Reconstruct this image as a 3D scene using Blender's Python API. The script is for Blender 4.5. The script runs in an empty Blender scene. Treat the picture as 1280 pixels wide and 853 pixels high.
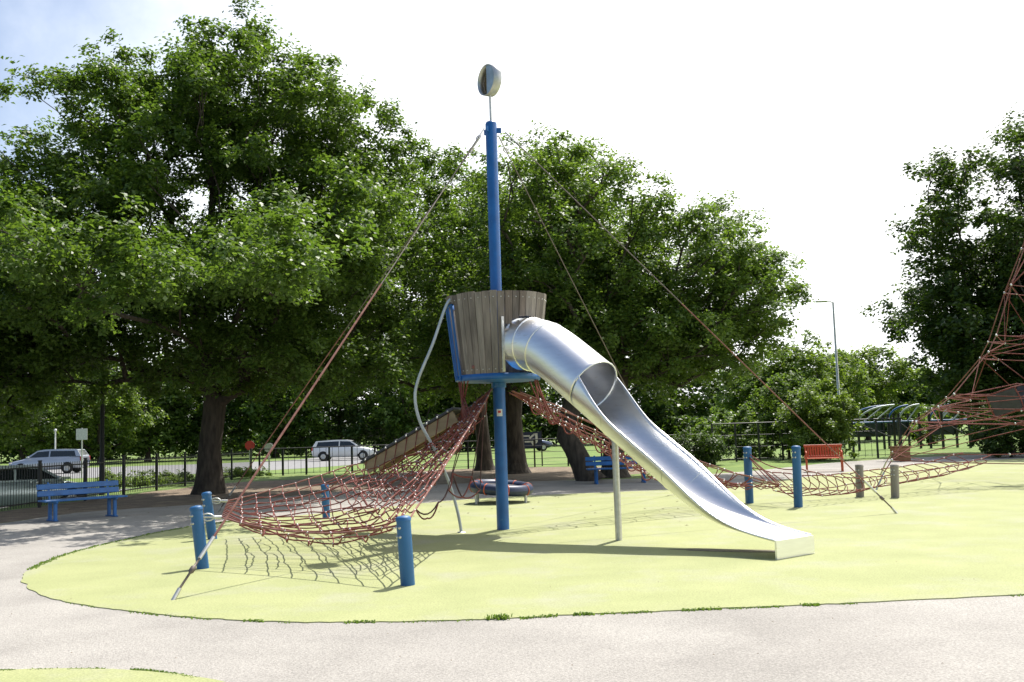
import bpy, bmesh, math
import numpy as np
from mathutils import Vector, Matrix, Euler
R = math.radians
rnd = np.random.default_rng(7)
SC = bpy.context.scene
COL = SC.collection

# ------------------------------------------------------------------ camera
FPX, EYE, PITCH, ROLL = 1229.0, 1.65, R(5.28), R(1.8)
cam_d = bpy.data.cameras.new('camera'); cam = bpy.data.objects.new('camera', cam_d); COL.objects.link(cam)
cam_d.sensor_width = 36; cam_d.lens = FPX / 1280 * 36; cam_d.clip_end = 3000
CAMR = Matrix.Rotation(math.pi / 2 + PITCH, 3, 'X') @ Matrix.Rotation(-ROLL, 3, 'Z')
cam.matrix_world = Matrix.Translation((0, 0, EYE)) @ CAMR.to_4x4()
SC.camera = cam
# ------------------------------------------------------------------ sky, sun, exposure
SUN_EL = R(59.5); SUN_AZ = math.atan2(2.28, 4.02)
w = bpy.data.worlds.new('World'); SC.world = w; w.use_nodes = True
nt = w.node_tree; bg = nt.nodes['Background']
sky = nt.nodes.new('ShaderNodeTexSky'); sky.sky_type = 'NISHITA'; sky.sun_disc = False
sky.sun_elevation = SUN_EL; sky.sun_rotation = SUN_AZ
sky.air_density = 1.0; sky.dust_density = 2.0; sky.ozone_density = 1.0
# thin high cloud: a veil that thickens toward the sun's side of the dome and frays to blue away from it
tc = nt.nodes.new('ShaderNodeTexCoord')
dt = nt.nodes.new('ShaderNodeVectorMath'); dt.operation = 'DOT_PRODUCT'; dt.inputs[1].default_value = (.86, .50, -.12)
nz = nt.nodes.new('ShaderNodeTexNoise'); nz.inputs['Scale'].default_value = 2.6; nz.inputs['Detail'].default_value = 7; nz.inputs['Roughness'].default_value = .6
ad = nt.nodes.new('ShaderNodeMath'); ad.operation = 'MULTIPLY_ADD'; ad.inputs[1].default_value = .75; 
rp = nt.nodes.new('ShaderNodeMapRange'); rp.interpolation_type = 'SMOOTHSTEP'; rp.inputs['From Min'].default_value = .27; rp.inputs['From Max'].default_value = .86
mx = nt.nodes.new('ShaderNodeMixRGB'); mx.inputs[2].default_value = (10.5, 10.6, 10.7, 1)
nt.links.new(tc.outputs['Generated'], dt.inputs[0]); nt.links.new(tc.outputs['Generated'], nz.inputs['Vector']); nt.links.new(nz.outputs[0], ad.inputs[0]); nt.links.new(dt.outputs['Value'], ad.inputs[2])
nt.links.new(ad.outputs[0], rp.inputs[0]); nt.links.new(rp.outputs[0], mx.inputs[0]); nt.links.new(sky.outputs[0], mx.inputs[1]); nt.links.new(mx.outputs[0], bg.inputs[0])
bg.inputs[1].default_value = 0.1
sd = bpy.data.lights.new('sun', 'SUN'); sun = bpy.data.objects.new('sun', sd); COL.objects.link(sun)
sd.energy = 4.2; sd.angle = R(0.53); sd.color = (1.0, .955, .88)
SUNV = Vector((math.sin(SUN_AZ) * math.cos(SUN_EL), math.cos(SUN_AZ) * math.cos(SUN_EL), math.sin(SUN_EL)))
sun.rotation_euler = SUNV.to_track_quat('Z', 'Y').to_euler(); sun.location = SUNV * 60
vs = SC.view_settings; vs.view_transform = 'Standard'; vs.look = 'None'; vs.gamma = 1; vs.exposure = 0.72; vs.use_curve_mapping = False

# ------------------------------------------------------------------ photo pixel -> place
def ray(x, y): return CAMR @ Vector((x - 640, -(y - 426.5), -FPX))
def gp(x, y, z=0.0):
    d = ray(x, y); return d * ((z - EYE) / d.z) + Vector((0, 0, EYE))
def at(x, y, Y):
    d = ray(x, y); return d * (Y / d.y) + Vector((0, 0, EYE))

# ------------------------------------------------------------------ materials
def base_mat(name):
    m = bpy.data.materials.new(name); m.use_nodes = True
    t = m.node_tree; return m, t, t.nodes['Principled BSDF']
def mat(name, c1, c2=None, rough=.6, metal=0.0, scale=6.0, detail=6, bump=0.0, bscale=80.0, stretch=(1, 1, 1), spec=.5, lo=.35, hi=.65, grime=None, gscale=2.0, glo=.55, ghi=.7, fine=0.0, fscale=150.0):
    m, t, b = base_mat(name); N = t.nodes.new; L = t.links.new
    co = N('ShaderNodeTexCoord'); ma = N('ShaderNodeMapping'); ma.inputs['Scale'].default_value = stretch
    L(co.outputs['Object'], ma.inputs[0])
    if c2 is None: c2 = tuple(c * .72 for c in c1)
    n = N('ShaderNodeTexNoise'); n.inputs['Scale'].default_value = scale; n.inputs['Detail'].default_value = detail; L(ma.outputs[0], n.inputs['Vector'])
    r = N('ShaderNodeValToRGB'); r.color_ramp.elements[0].position = lo; r.color_ramp.elements[1].position = hi
    r.color_ramp.elements[0].color = (*c2, 1); r.color_ramp.elements[1].color = (*c1, 1); L(n.outputs[0], r.inputs[0])
    out = r.outputs[0]
    if grime:
        g = N('ShaderNodeTexNoise'); g.inputs['Scale'].default_value = gscale; g.inputs['Detail'].default_value = 8; g.inputs['Roughness'].default_value = .65; L(ma.outputs[0], g.inputs['Vector'])
        gr = N('ShaderNodeValToRGB'); gr.color_ramp.elements[0].position = glo; gr.color_ramp.elements[1].position = ghi; L(g.outputs[0], gr.inputs[0])
        k = N('ShaderNodeMixRGB'); k.inputs[2].default_value = (*grime, 1); L(gr.outputs[0], k.inputs[0]); L(out, k.inputs[1]); out = k.outputs[0]
    if fine:
        f = N('ShaderNodeTexNoise'); f.inputs['Scale'].default_value = fscale; f.inputs['Detail'].default_value = 2; L(co.outputs['Object'], f.inputs['Vector'])
        fr = N('ShaderNodeMapRange'); fr.inputs['From Min'].default_value = .3; fr.inputs['From Max'].default_value = .7; fr.inputs['To Min'].default_value = 1 - fine; fr.inputs['To Max'].default_value = 1 + fine; L(f.outputs[0], fr.inputs[0])
        k = N('ShaderNodeMixRGB'); k.blend_type = 'MULTIPLY'; k.inputs[0].default_value = 1; L(out, k.inputs[1]); L(fr.outputs[0], k.inputs[2]); out = k.outputs[0]
    L(out, b.inputs['Base Color'])
    b.inputs['Roughness'].default_value = rough; b.inputs['Metallic'].default_value = metal; b.inputs['Specular IOR Level'].default_value = spec
    if bump:
        bn = N('ShaderNodeTexNoise'); bn.inputs['Scale'].default_value = bscale; bn.inputs['Detail'].default_value = 4; L(ma.outputs[0], bn.inputs['Vector'])
        bu = N('ShaderNodeBump'); bu.inputs['Strength'].default_value = bump; bu.inputs['Distance'].default_value = .02; L(bn.outputs[0], bu.inputs['Height']); L(bu.outputs[0], b.inputs['Normal'])
    return m
def leaf_mat(name, ca, cb, trans=.42):
    m, t, b = base_mat(name); N = t.nodes.new; L = t.links.new
    a = N('ShaderNodeAttribute'); a.attribute_name = 'tint'
    r = N('ShaderNodeValToRGB'); r.color_ramp.elements[0].color = (*ca, 1); r.color_ramp.elements[1].color = (*cb, 1); L(a.outputs['Fac'], r.inputs[0])
    L(r.outputs[0], b.inputs['Base Color']); b.inputs['Roughness'].default_value = .45; b.inputs['Specular IOR Level'].default_value = .35
    tr = N('ShaderNodeBsdfTranslucent')
    h = N('ShaderNodeMixRGB'); h.blend_type = 'MULTIPLY'; h.inputs[0].default_value = 1; h.inputs[2].default_value = (1.6, 1.6, .65, 1); L(r.outputs[0], h.inputs[1]); L(h.outputs[0], tr.inputs[0])
    mi = N('ShaderNodeMixShader'); mi.inputs[0].default_value = trans; L(b.outputs[0], mi.inputs[1]); L(tr.outputs[0], mi.inputs[2])
    L(mi.outputs[0], t.nodes['Material Output'].inputs[0]); return m

M = {}
M['rubber'] = mat('rubber_green', (.335, .352, .158), (.292, .315, .136), rough=.9, scale=1.1, bump=.25, bscale=160, grime=(.335, .338, .22), gscale=.8, glo=.5, ghi=.72, fine=.2, fscale=60)
M['asphalt'] = mat('pale_tarmac', (.325, .304, .276), (.275, .257, .233), rough=.92, scale=.9, bump=.5, bscale=90, grime=(.37, .348, .315), gscale=.35, glo=.46, ghi=.66, fine=.26, fscale=55)
M['grass'] = mat('lawn', (.16, .235, .045), (.105, .17, .032), rough=.95, scale=.8, bump=.8, bscale=25, grime=(.22, .24, .08), gscale=.25, fine=.3, fscale=9)
M['dirt'] = mat('leaf_litter_soil', (.23, .175, .12), (.15, .11, .075), rough=.98, scale=2.2, bump=.8, bscale=30, grime=(.31, .25, .17), gscale=1.1, fine=.3, fscale=20)
M['road'] = mat('road_tarmac', (.25, .245, .245), (.2, .2, .2), rough=.9, scale=2, bump=.3, bscale=60)
M['kerb'] = mat('kerb_concrete', (.4, .39, .37), rough=.9, scale=3)
M['blue'] = mat('blue_paint', (.012, .115, .36), (.010, .09, .29), rough=.38, scale=5, grime=(.06, .16, .33), gscale=9, glo=.62, ghi=.74)
M['blue_post'] = mat('blue_post_paint', (.022, .13, .32), (.016, .1, .25), rough=.5, scale=6, stretch=(1, 1, .25), grime=(.14, .22, .31), gscale=10, glo=.58, ghi=.72)
M['blue_bench'] = mat('blue_bench_paint', (.02, .14, .40), rough=.45, scale=7)
M['steel'] = mat('brushed_steel', (.90, .90, .89), (.83, .83, .82), rough=.34, metal=1, scale=3, stretch=(1, 1, 6), bump=.012, bscale=120, grime=(.62, .58, .50), gscale=3, glo=.58, ghi=.8)
M['steel_dull'] = mat('galvanised_steel', (.62, .62, .6), (.5, .5, .48), rough=.5, metal=.9, scale=12)
M['paint_grey'] = mat('grey_painted_tube', (.47, .52, .55), (.38, .42, .44), rough=.4, metal=.3, scale=5)
M['rope'] = mat('red_rope', (.23, .058, .046), (.15, .038, .032), rough=.85, scale=25, grime=(.26, .12, .095), gscale=4, glo=.5, ghi=.7, bump=.5, bscale=140)
M['rope_pale'] = mat('faded_rope', (.29, .135, .11), (.20, .075, .06), rough=.85, scale=9, bump=.5, bscale=140)
M['cable'] = mat('steel_cable', (.20, .165, .145), (.12, .10, .09), rough=.6, metal=.5, scale=30)
M['rope_dark'] = mat('dark_rope', (.10, .05, .045), rough=.9, scale=30)
M['stave'] = [mat('weathered_oak_%s' % n, c, tuple(x * .6 for x in c), rough=.85, scale=14, stretch=(1, 1, .07), bump=.5, bscale=40, grime=tuple(x * .45 for x in c), gscale=9, glo=.56, ghi=.72) for n, c in (('grey', (.245, .21, .18)), ('brown', (.205, .165, .135)), ('pale', (.29, .255, .22)), ('dark', (.16, .135, .115)))]
M['wood_post'] = mat('weathered_post', (.34, .31, .27), (.22, .2, .175), rough=.9, scale=12, stretch=(1, 1, .08), bump=.4, bscale=40)
M['board'] = mat('tan_board', (.36, .28, .17), (.26, .2, .12), rough=.8, scale=8, stretch=(.2, .2, 1), bump=.3)
M['black_rubber'] = mat('black_rubber', (.045, .047, .055), (.03, .03, .035), rough=.6, scale=8)
M['black_metal'] = mat('black_metal', (.016, .018, .017), rough=.45, scale=10)
M['bark'] = mat('bark', (.085, .068, .052), (.035, .028, .022), rough=.95, scale=9, stretch=(1, 1, .25), bump=1.0, bscale=14)
M['orange'] = mat('orange_red_paint', (.62, .105, .03), rough=.5, scale=8)
M['navy'] = mat('navy_ring', (.022, .035, .085), rough=.45, scale=10)
M['sticker'] = mat('white_label', (.7, .68, .66), rough=.6)
M['red'] = mat('red_sign', (.5, .03, .025), rough=.4)
M['white'] = mat('white_paint', (.75, .75, .74), rough=.4)
M['tyre'] = mat('tyre', (.02, .02, .02), rough=.8)
M['glass'] = mat('car_glass', (.02, .025, .028), rough=.06, spec=.8)
M['brown_box'] = mat('brown_timber', (.3, .16, .07), rough=.8, scale=12)
M['lamp'] = mat('head_lamp', (.6, .6, .62), rough=.15, metal=.4)
M['tail'] = mat('tail_lamp', (.4, .02, .02), rough=.2)
def car_paint(n, c, metal=.4):
    m = mat(n, c, tuple(x * .93 for x in c), rough=.28, metal=metal, scale=2); b = m.node_tree.nodes['Principled BSDF']; b.inputs['Coat Weight'].default_value = .6; b.inputs['Coat Roughness'].default_value = .06; return m
M['oak'] = leaf_mat('oak_leaves', (.055, .108, .022), (.122, .190, .042), .46)
M['oak_b'] = leaf_mat('oak_leaves_light', (.065, .125, .028), (.145, .215, .052), .48)
M['dark_leaf'] = leaf_mat('dark_leaves', (.034, .07, .016), (.075, .122, .028), .4)
M['pale_leaf'] = leaf_mat('pale_leaves', (.09, .15, .03), (.17, .24, .055), .45)
M['weed'] = leaf_mat('weed_blades', (.06, .13, .02), (.12, .2, .04), .4)

# ------------------------------------------------------------------ mesh building
class MB:
    def __init__(s): s.v = []; s.f = []; s.sm = []
    def add(s, vs, fs, smooth=False):
        o = len(s.v); s.v += [tuple(v) for v in vs]; s.f += [tuple(i + o for i in f) for f in fs]; s.sm += [smooth] * len(fs); return s
    def box(s, c, d, rot=None, taper=1.0, bev=0.0):
        c = Vector(c); hx, hy, hz = (x / 2 for x in d); m = rot if rot is not None else Matrix.Identity(3)
        if bev <= 0:
            vs = [(x * hx * (taper if z > 0 else 1), y * hy * (taper if z > 0 else 1), z * hz) for z in (-1, 1) for x, y in ((-1, -1), (1, -1), (1, 1), (-1, 1))]
            s.add([c + m @ Vector(v) for v in vs], [(3, 2, 1, 0), (4, 5, 6, 7), (0, 1, 5, 4), (1, 2, 6, 5), (2, 3, 7, 6), (3, 0, 4, 7)])
        else:
            e = min(bev, hx * .9, hy * .9, hz * .9); rings = []
            for z, k in ((-hz, e), (-hz + e, 0), (hz - e, 0), (hz, e)):
                a, b = hx - k, hy - k; q = e - k * .0
                rings.append([(a - e, -b, z), (a, -b + e, z), (a, b - e, z), (a - e, b, z), (-a + e, b, z), (-a, b - e, z), (-a, -b + e, z), (-a + e, -b, z)] if a > e and b > e else [(a, -b, z), (a, -b, z), (a, b, z), (a, b, z), (-a, b, z), (-a, b, z), (-a, -b, z), (-a, -b, z)])
            vs = [c + m @ Vector(v) for r_ in rings for v in r_]; fs = []
            for k in range(3):
                for i in range(8): j = (i + 1) % 8; fs.append((k * 8 + i, k * 8 + j, k * 8 + 8 + j, k * 8 + 8 + i))
            fs += [tuple(range(7, -1, -1)), tuple(range(24, 32))]; s.add(vs, fs)
        return s
    def tube(s, pts, r, n=8, caps=True, smooth=True):
        pts = [Vector(p) for p in pts]; k = len(pts); rs = r if hasattr(r, '__len__') else [r] * k
        up = None; vs = []; fs = []
        for i, p in enumerate(pts):
            t = (pts[min(i + 1, k - 1)] - pts[max(i - 1, 0)])
            t = t.normalized() if t.length > 1e-9 else Vector((0, 0, 1))
            if up is None: a = Vector((0, 0, 1)) if abs(t.z) < .9 else Vector((1, 0, 0)); up = (a - t * a.dot(t)).normalized()
            else: up = (up - t * up.dot(t)); up = up.normalized() if up.length > 1e-6 else t.orthogonal().normalized()
            b = t.cross(up)
            vs += [p + (up * math.cos(2 * math.pi * j / n) + b * math.sin(2 * math.pi * j / n)) * rs[i] for j in range(n)]
        for i in range(k - 1):
            for j in range(n): q = (j + 1) % n; fs.append((i * n + j, i * n + q, (i + 1) * n + q, (i + 1) * n + j))
        s.add(vs, fs, smooth)
        if caps: s.add([vs[j] for j in range(n)] + [vs[(k - 1) * n + j] for j in range(n)], [tuple(range(n - 1, -1, -1)), tuple(range(n, 2 * n))])
        return s
    def lathe(s, prof, c=(0, 0, 0), n=24, smooth=True, rot=None):
        c = Vector(c); m = rot if rot is not None else Matrix.Identity(3); vs = []; fs = []
        for r_, z in prof: vs += [c + m @ Vector((r_ * math.cos(2 * math.pi * j / n), r_ * math.sin(2 * math.pi * j / n), z)) for j in range(n)]
        for i in range(len(prof) - 1):
            for j in range(n): q = (j + 1) % n; fs.append((i * n + j, i * n + q, (i + 1) * n + q, (i + 1) * n + j))
        return s.add(vs, fs, smooth)
    def ball(s, c, r, n=6):
        prof = [(max(r * math.sin(math.pi * k / 4), 1e-4), -r * math.cos(math.pi * k / 4)) for k in range(5)]; return s.lathe(prof, c, n)
    def build(s, name, m, parent=None, loc=None):
        me = bpy.data.meshes.new(name); me.from_pydata(s.v, [], s.f); me.polygons.foreach_set('use_smooth', s.sm); me.materials.append(m); me.update()
        o = bpy.data.objects.new(name, me); COL.objects.link(o)
        if parent is not None: o.parent = parent; o.matrix_parent_inverse = Matrix.Translation(-Vector(PLOC.get(parent.name, (0, 0, 0)))) if parent.name in PLOC else Matrix.Identity(4)
        if loc is not None: o.location = loc
        return o
PLOC = {}
def tag(o, label, cat=None, group=None, kind=None):
    if label: o['label'] = label
    if cat: o['category'] = cat
    if group: o['group'] = group
    if kind: o['kind'] = kind
    return o
def thing(name, label, cat, loc=(0, 0, 0), group=None, rz=0.0, world_parts=True):
    """An Empty at the thing's base. world_parts: its parts are modelled in world coordinates."""
    o = bpy.data.objects.new(name, None); COL.objects.link(o); o.location = loc; o.rotation_euler = (0, 0, rz); o.empty_display_size = .2
    if world_parts: PLOC[o.name] = tuple(loc)
    return tag(o, label, cat, group)
def piece(o, name, parent, loc=(0, 0, 0), rz=0.0):
    c = bpy.data.objects.new(name, o.data); COL.objects.link(c); c.parent = parent
    c.location = Vector(loc) - Vector(PLOC.get(parent.name, (0, 0, 0))); c.rotation_euler = (0, 0, rz); return c
def copy_tree(o, parent=None):
    c = o.copy(); COL.objects.link(c); c.parent = parent
    for ch in list(o.children): copy_tree(ch, c)
    return c
def curve(ctrl, n=12):
    """Catmull-Rom through control points."""
    P = [Vector(p) for p in ctrl]; P = [P[0] * 2 - P[1]] + P + [P[-1] * 2 - P[-2]]; out = []
    for i in range(1, len(P) - 2):
        a, b, c, d = P[i - 1:i + 3]
        for k in range(n):
            t = k / n; out.append(.5 * ((2 * b) + (c - a) * t + (2 * a - 5 * b + 4 * c - d) * t * t + (3 * b - a - 3 * c + d) * t ** 3))
    out.append(P[-2]); return out
def sagline(a, b, sag, n=10):
    a, b = Vector(a), Vector(b); return [a.lerp(b, t / n) - Vector((0, 0, sag * 4 * (t / n) * (1 - t / n))) for t in range(n + 1)]

# ------------------------------------------------------------------ ground
def sst(a, b, x): t = np.clip((x - a) / (b - a), 0, 1); return t * t * (3 - 2 * t)
def hgt(x, y): return -.35 * sst(-14.2, -15.6, x) * sst(50, 43, y)
def sheet(name, xs, ys, dz, m, label):
    X, Y = np.meshgrid(xs, ys); Z = hgt(X, Y) + dz; V = np.stack([X, Y, Z], -1).reshape(-1, 3); nx = len(xs)
    F = [(j * nx + i, j * nx + i + 1, (j + 1) * nx + i + 1, (j + 1) * nx + i) for j in range(len(ys) - 1) for i in range(nx - 1)]
    o = MB().add(V.tolist(), F, True).build(name, m); return tag(o, label, kind='structure')
def flat(name, poly, z, m, label, thick=0.0):
    bm = bmesh.new(); vs = [bm.verts.new((p[0], p[1], z)) for p in poly]; f = bm.faces.new(vs)
    if f.normal.z < 0: f.normal_flip()
    bm.normal_update()
    if f.normal.z < 0: f.normal_flip()
    if thick:
        n = len(poly); lo = [bm.verts.new((p[0], p[1], z - thick)) for p in poly]
        for i in range(n): bm.faces.new((vs[i], vs[(i + 1) % n], lo[(i + 1) % n], lo[i]))
    bmesh.ops.triangulate(bm, faces=[f]); bmesh.ops.recalc_face_normals(bm, faces=bm.faces)
    me = bpy.data.meshes.new(name); bm.to_mesh(me); bm.free(); me.materials.append(m); o = bpy.data.objects.new(name, me); COL.objects.link(o)
    return tag(o, label, kind='structure')
gx = np.unique(np.concatenate([np.linspace(-900, -60, 12), np.linspace(-60, -17, 12), np.linspace(-17, -13, 17), np.linspace(-13, 60, 12), np.linspace(60, 900, 12)]))
gy = np.unique(np.concatenate([np.linspace(-60, 20, 6), np.linspace(20, 40, 6), np.linspace(40, 52, 13), np.linspace(52, 1500, 16)]))
sheet('ground', gx, gy, 0, M['grass'], 'mown green lawn reaching to the tree belt')
def wob(pts, n=8, amp=.03, seed=1):
    g = np.random.default_rng(seed); c = curve([(p[0], p[1], 0) for p in pts], n); return [(p.x + g.normal() * amp, p.y + g.normal() * amp) for p in c]
G2 = lambda L: [gp(x, y)[:2] for x, y in L]
far_tar = wob(G2([(-60, 660), (0, 655), (100, 641), (200, 634), (300, 627), (400, 617), (550, 606), (700, 601), (830, 597), (950, 588), (1050, 578), (1150, 572), (1280, 566)]), 6, .05)
flat('tarmac_path', far_tar + [(60, far_tar[-1][1] + 6), (60, -8), (-40, -8), (-40, 15)], .004, M['asphalt'], 'pale grey tarmac path curving round the play area')
dirt = wob(G2([(-40, 648), (60, 632), (140, 621), (250, 608), (300, 603), (420, 597), (560, 587), (690, 584), (800, 583), (870, 587)]), 6, .12, 3)
flat('soil', dirt + far_tar[42:10:-1][::1] + [far_tar[4]], .002, M['dirt'], 'bare brown soil and leaf litter under the trees')
rub = wob(G2([(1290, 573), (1150, 581), (1060, 591), (980, 600), (880, 608), (830, 613), (670, 620), (560, 627), (430, 640), (300, 652), (230, 661), (160, 675), (90, 692), (45, 709), (27, 723), (38, 738), (75, 752), (150, 764), (240, 773), (340, 778), (460, 779), (600, 776), (760, 768), (900, 762), (1050, 756), (1290, 744)]), 10, .013, 4)
e0, e1 = rub[0], rub[-1]
RUBZ = .014
flat('rubber_surface', rub + [(e1[0] + 14, e1[1] + 4), (e0[0] + 14, e0[1] + 8)], RUBZ, M['rubber'], 'bright yellow green rubber safety surface', thick=.012)
flat('rubber_surface', wob(G2([(-80, 846), (0, 840), (60, 838), (120, 838), (180, 841), (235, 847), (285, 856), (330, 875)]), 6, .006, 5) + [(-.6, 4.2), (-6, 4.2)], RUBZ, M['rubber'], 'second yellow green rubber patch across the tarmac path', thick=.016)
cy = np.linspace(16, 44, 20)
sheet('car_park', np.linspace(-34, -15.8, 8), cy, .006, M['road'], 'grey tarmac parking strip behind the black railings')
flat('road', [(-120, 50), (-22, 50)] + [(-22 + 13 * math.sin(t), 63 - 13 * math.cos(t)) for t in np.linspace(.1, 1.57, 10)] + [(-9, 103), (-17, 103), (-17, 78), (-22, 73), (-120, 73)], .006, M['road'], 'light grey road beyond the black railings')
kb = MB()
for i in range(24): kb.box((-60 + i * 1.6, 49.85, .06), (1.58, .14, .13), bev=.015)
tag(kb.build('kerb', M['kerb']), 'pale concrete kerb along the near side of the road', kind='structure')

# ------------------------------------------------------------------ play tower
MX, MY = gp(629, 663)[:2]
Z0 = 0.0
def plev(px, py): return at(px, py, MY).z
tower = thing('play_tower', 'tall blue mast carrying a round weathered timber lookout barrel', 'play tower', (MX, MY, 0))
mz = plev(614, 153)
mast = MB().lathe([(.105, 0), (.105, 2.4), (.1, 2.6), (.1, mz - .03), (.085, mz), (.001, mz + .005)], (MX, MY, 0), 20).build('mast', M['blue'], tower)
# label plate on the mast
sp = at(626, 516, MY - .11)
lb = MB()
for k in range(5): pass
q = [(-.045, -.06), (.045, -.06), (.045, .06), (-.045, .06)]
st = MB(); vs = []
for row in (-.06, .06):
    for a in (-.45, -.15, .15, .45): vs.append((MX + .108 * math.sin(a + .0), MY - .108 * math.cos(a), sp.z + row))
st.add(vs, [(i, i + 1, i + 5, i + 4) for i in range(3)], True); plate = st.build('label_plate', M['sticker'], mast)
st = MB(); vs = []
for row in (-.005, .035):
    for a in (-.25, -.05, .2): vs.append((MX + .1095 * math.sin(a), MY - .1095 * math.cos(a), sp.z + row))
st.add(vs, [(i, i + 1, i + 4, i + 3) for i in range(2)], True); st.build('label_mark', M['red'], plate)
# finial: thin rod and open drum with a divider plate
fz = plev(611, 101)
fin = MB().tube([(MX, MY, mz - .05), (MX, MY, fz - .26)], .022, 8).build('finial_rod', M['steel_dull'], tower)
rotf = Matrix.Rotation(R(-56), 3, 'Z') @ Matrix.Rotation(R(90), 3, 'X')   # drum axis (local z) faces front left
rr = .275
drum = MB().lathe([(rr, -.075), (rr, .085), (rr - .012, .085), (rr - .012, -.075), (rr, -.075)], (MX, MY, fz), 36, rot=rotf).build('finial_drum', M['steel_dull'], tower)
MB().lathe([(.001, -.06), (rr - .013, -.06), (rr - .013, -.05), (.001, -.05)], (MX, MY, fz), 32, rot=rotf).build('drum_back', mat('bronze_plate', (.30, .22, .13), rough=.5, metal=.4), drum)
hp = []
for z in (.055, .067): hp += [Vector((MX, MY, fz)) + rotf @ Vector(((rr - .014) * math.sin(t), (rr - .014) * math.cos(t), z)) for t in np.linspace(0, math.pi, 15)]
MB().add(hp, [tuple(range(15)), tuple(range(29, 14, -1))] + [(k, k + 15, (k + 1) % 15 + 15, (k + 1) % 15) for k in range(15)]).build('half_plate', mat('sky_reflection_plate', (.33, .42, .5), rough=.4, metal=.3), drum)  # blue-grey base colour paints in the sky's reflection on the plate
MB().box((MX, MY, fz), (.01, .5, .115), rot=rotf).build('divider_plate', M['steel_dull'], drum)
# cable lugs under the mast top
ANCH = {'fl': gp(215, 752), 'bl': gp(273, 640), 'r': gp(1122, 643), 'br': gp(850, 618)}
for k, a in ANCH.items():
    d = Vector((a.x - MX, a.y - MY, 0)).normalized(); ang = math.atan2(d.y, d.x)
    m3 = Matrix.Rotation(ang, 3, 'Z')
    MB().box((MX + d.x * .135, MY + d.y * .135, mz - .15), (.085, .02, .1), rot=m3, bev=.006).build('cable_lug', M['blue'], tower)
# barrel: separate staves, tapering to the foot
ZB, ZT = plev(625, 473), plev(622, 372)
RB, RT = .70, .865
SL_DIR = Vector((gp(993, 697).x - MX, gp(993, 697).y - MY, 0)).normalized(); SL_ANG = math.atan2(SL_DIR.y, SL_DIR.x)
NS = 42
OPEN_A = R(196)
def adiff(a, b): return (a - b + math.pi) % (2 * math.pi) - math.pi
stave_meshes = {}
for i in range(NS):
    a = 2 * math.pi * i / NS + .03
    short = abs(adiff(a, SL_ANG)) < .50
    if abs(adiff(a, OPEN_A)) < .21: zlo = ZT - .14
    elif short: lat = math.sin(adiff(a, SL_ANG)) * .8; zlo = ZB + .1 + .43 + math.sqrt(max(.0, .45 ** 2 - lat ** 2)) + .015
    else: zlo = ZB + rnd.uniform(-.012, .01)
    zhi = ZT + rnd.uniform(-.01, .012)
    wdt = 2 * math.pi * RT / NS * .5 - .005
    def pt(r_, w_, z): return (MX + math.cos(a) * r_ - math.sin(a) * w_, MY + math.sin(a) * r_ + math.cos(a) * w_, z)
    def rad(z): return RB + (RT - RB) * (z - ZB) / (ZT - ZB)
    jit = rnd.uniform(-.006, .006); vs = []
    for z in (zlo, zhi):
        r_ = rad(z) + jit; wz = wdt * rad(z) / RT
        vs += [pt(r_ - .04, -wz, z), pt(r_ - .004, -wz, z), pt(r_, -wz + .006, z), pt(r_, wz - .006, z), pt(r_ - .004, wz, z), pt(r_ - .04, wz, z)]
    b = MB(); b.add(vs, [tuple(range(5, -1, -1)), tuple(range(6, 12))] + [(k, (k + 1) % 6, (k + 1) % 6 + 6, k + 6) for k in range(6)])
    b.build('stave', M['stave'][int(rnd.choice(4, p=[.4, .3, .18, .12]))], tower)
bolts = MB()
for i in range(NS):
    a = 2 * math.pi * i / NS + .03
    for z in (ZT - .1, ZB + .12):
        if z < ZB + .5 and (abs(adiff(a, SL_ANG)) < .55 or abs(adiff(a, OPEN_A)) < .23): continue
        r_ = RB + (RT - RB) * (z - ZB) / (ZT - ZB); bolts.ball((MX + math.cos(a) * r_, MY + math.sin(a) * r_, z), .012, 6)
tag(bolts.build('bolt', M['steel_dull'], tower), None, kind='stuff')
MB().lathe([(.80, ZT - .16), (.81, ZT - .16), (.81, ZT - .08), (.80, ZT - .08), (.80, ZT - .16)], (MX, MY, 0), 40).build('inner_hoop', M['blue'], tower)
# platform: blue steel tray, cone and spokes
MB().lathe([(.1, ZB - .075), (.45, ZB - .065), (.70, ZB - .05), (.715, ZB - .05), (.715, ZB + .05), (.66, ZB + .05), (.66, ZB + .02), (.1, ZB + .02)], (MX, MY, 0), 40).build('platform', M['blue'], tower)
MB().lathe([(.106, ZB - .16), (.125, ZB - .16), (.125, ZB - .08), (.16, ZB - .078)], (MX, MY, 0), 20).build('mast_collar', M['blue'], tower)
# red round plug low on the front staves
pa = math.atan2(-.83, -.56); r_ = .725
MB().lathe([(.001, .014), (.02, .014), (.032, .0)], (MX + math.cos(pa) * r_, MY + math.sin(pa) * r_, ZB + .17), 14, rot=Matrix.Rotation(pa, 3, 'Z') @ Matrix.Rotation(R(90), 3, 'Y')).build('round_plug', M['rope_pale'], tower)
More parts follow.
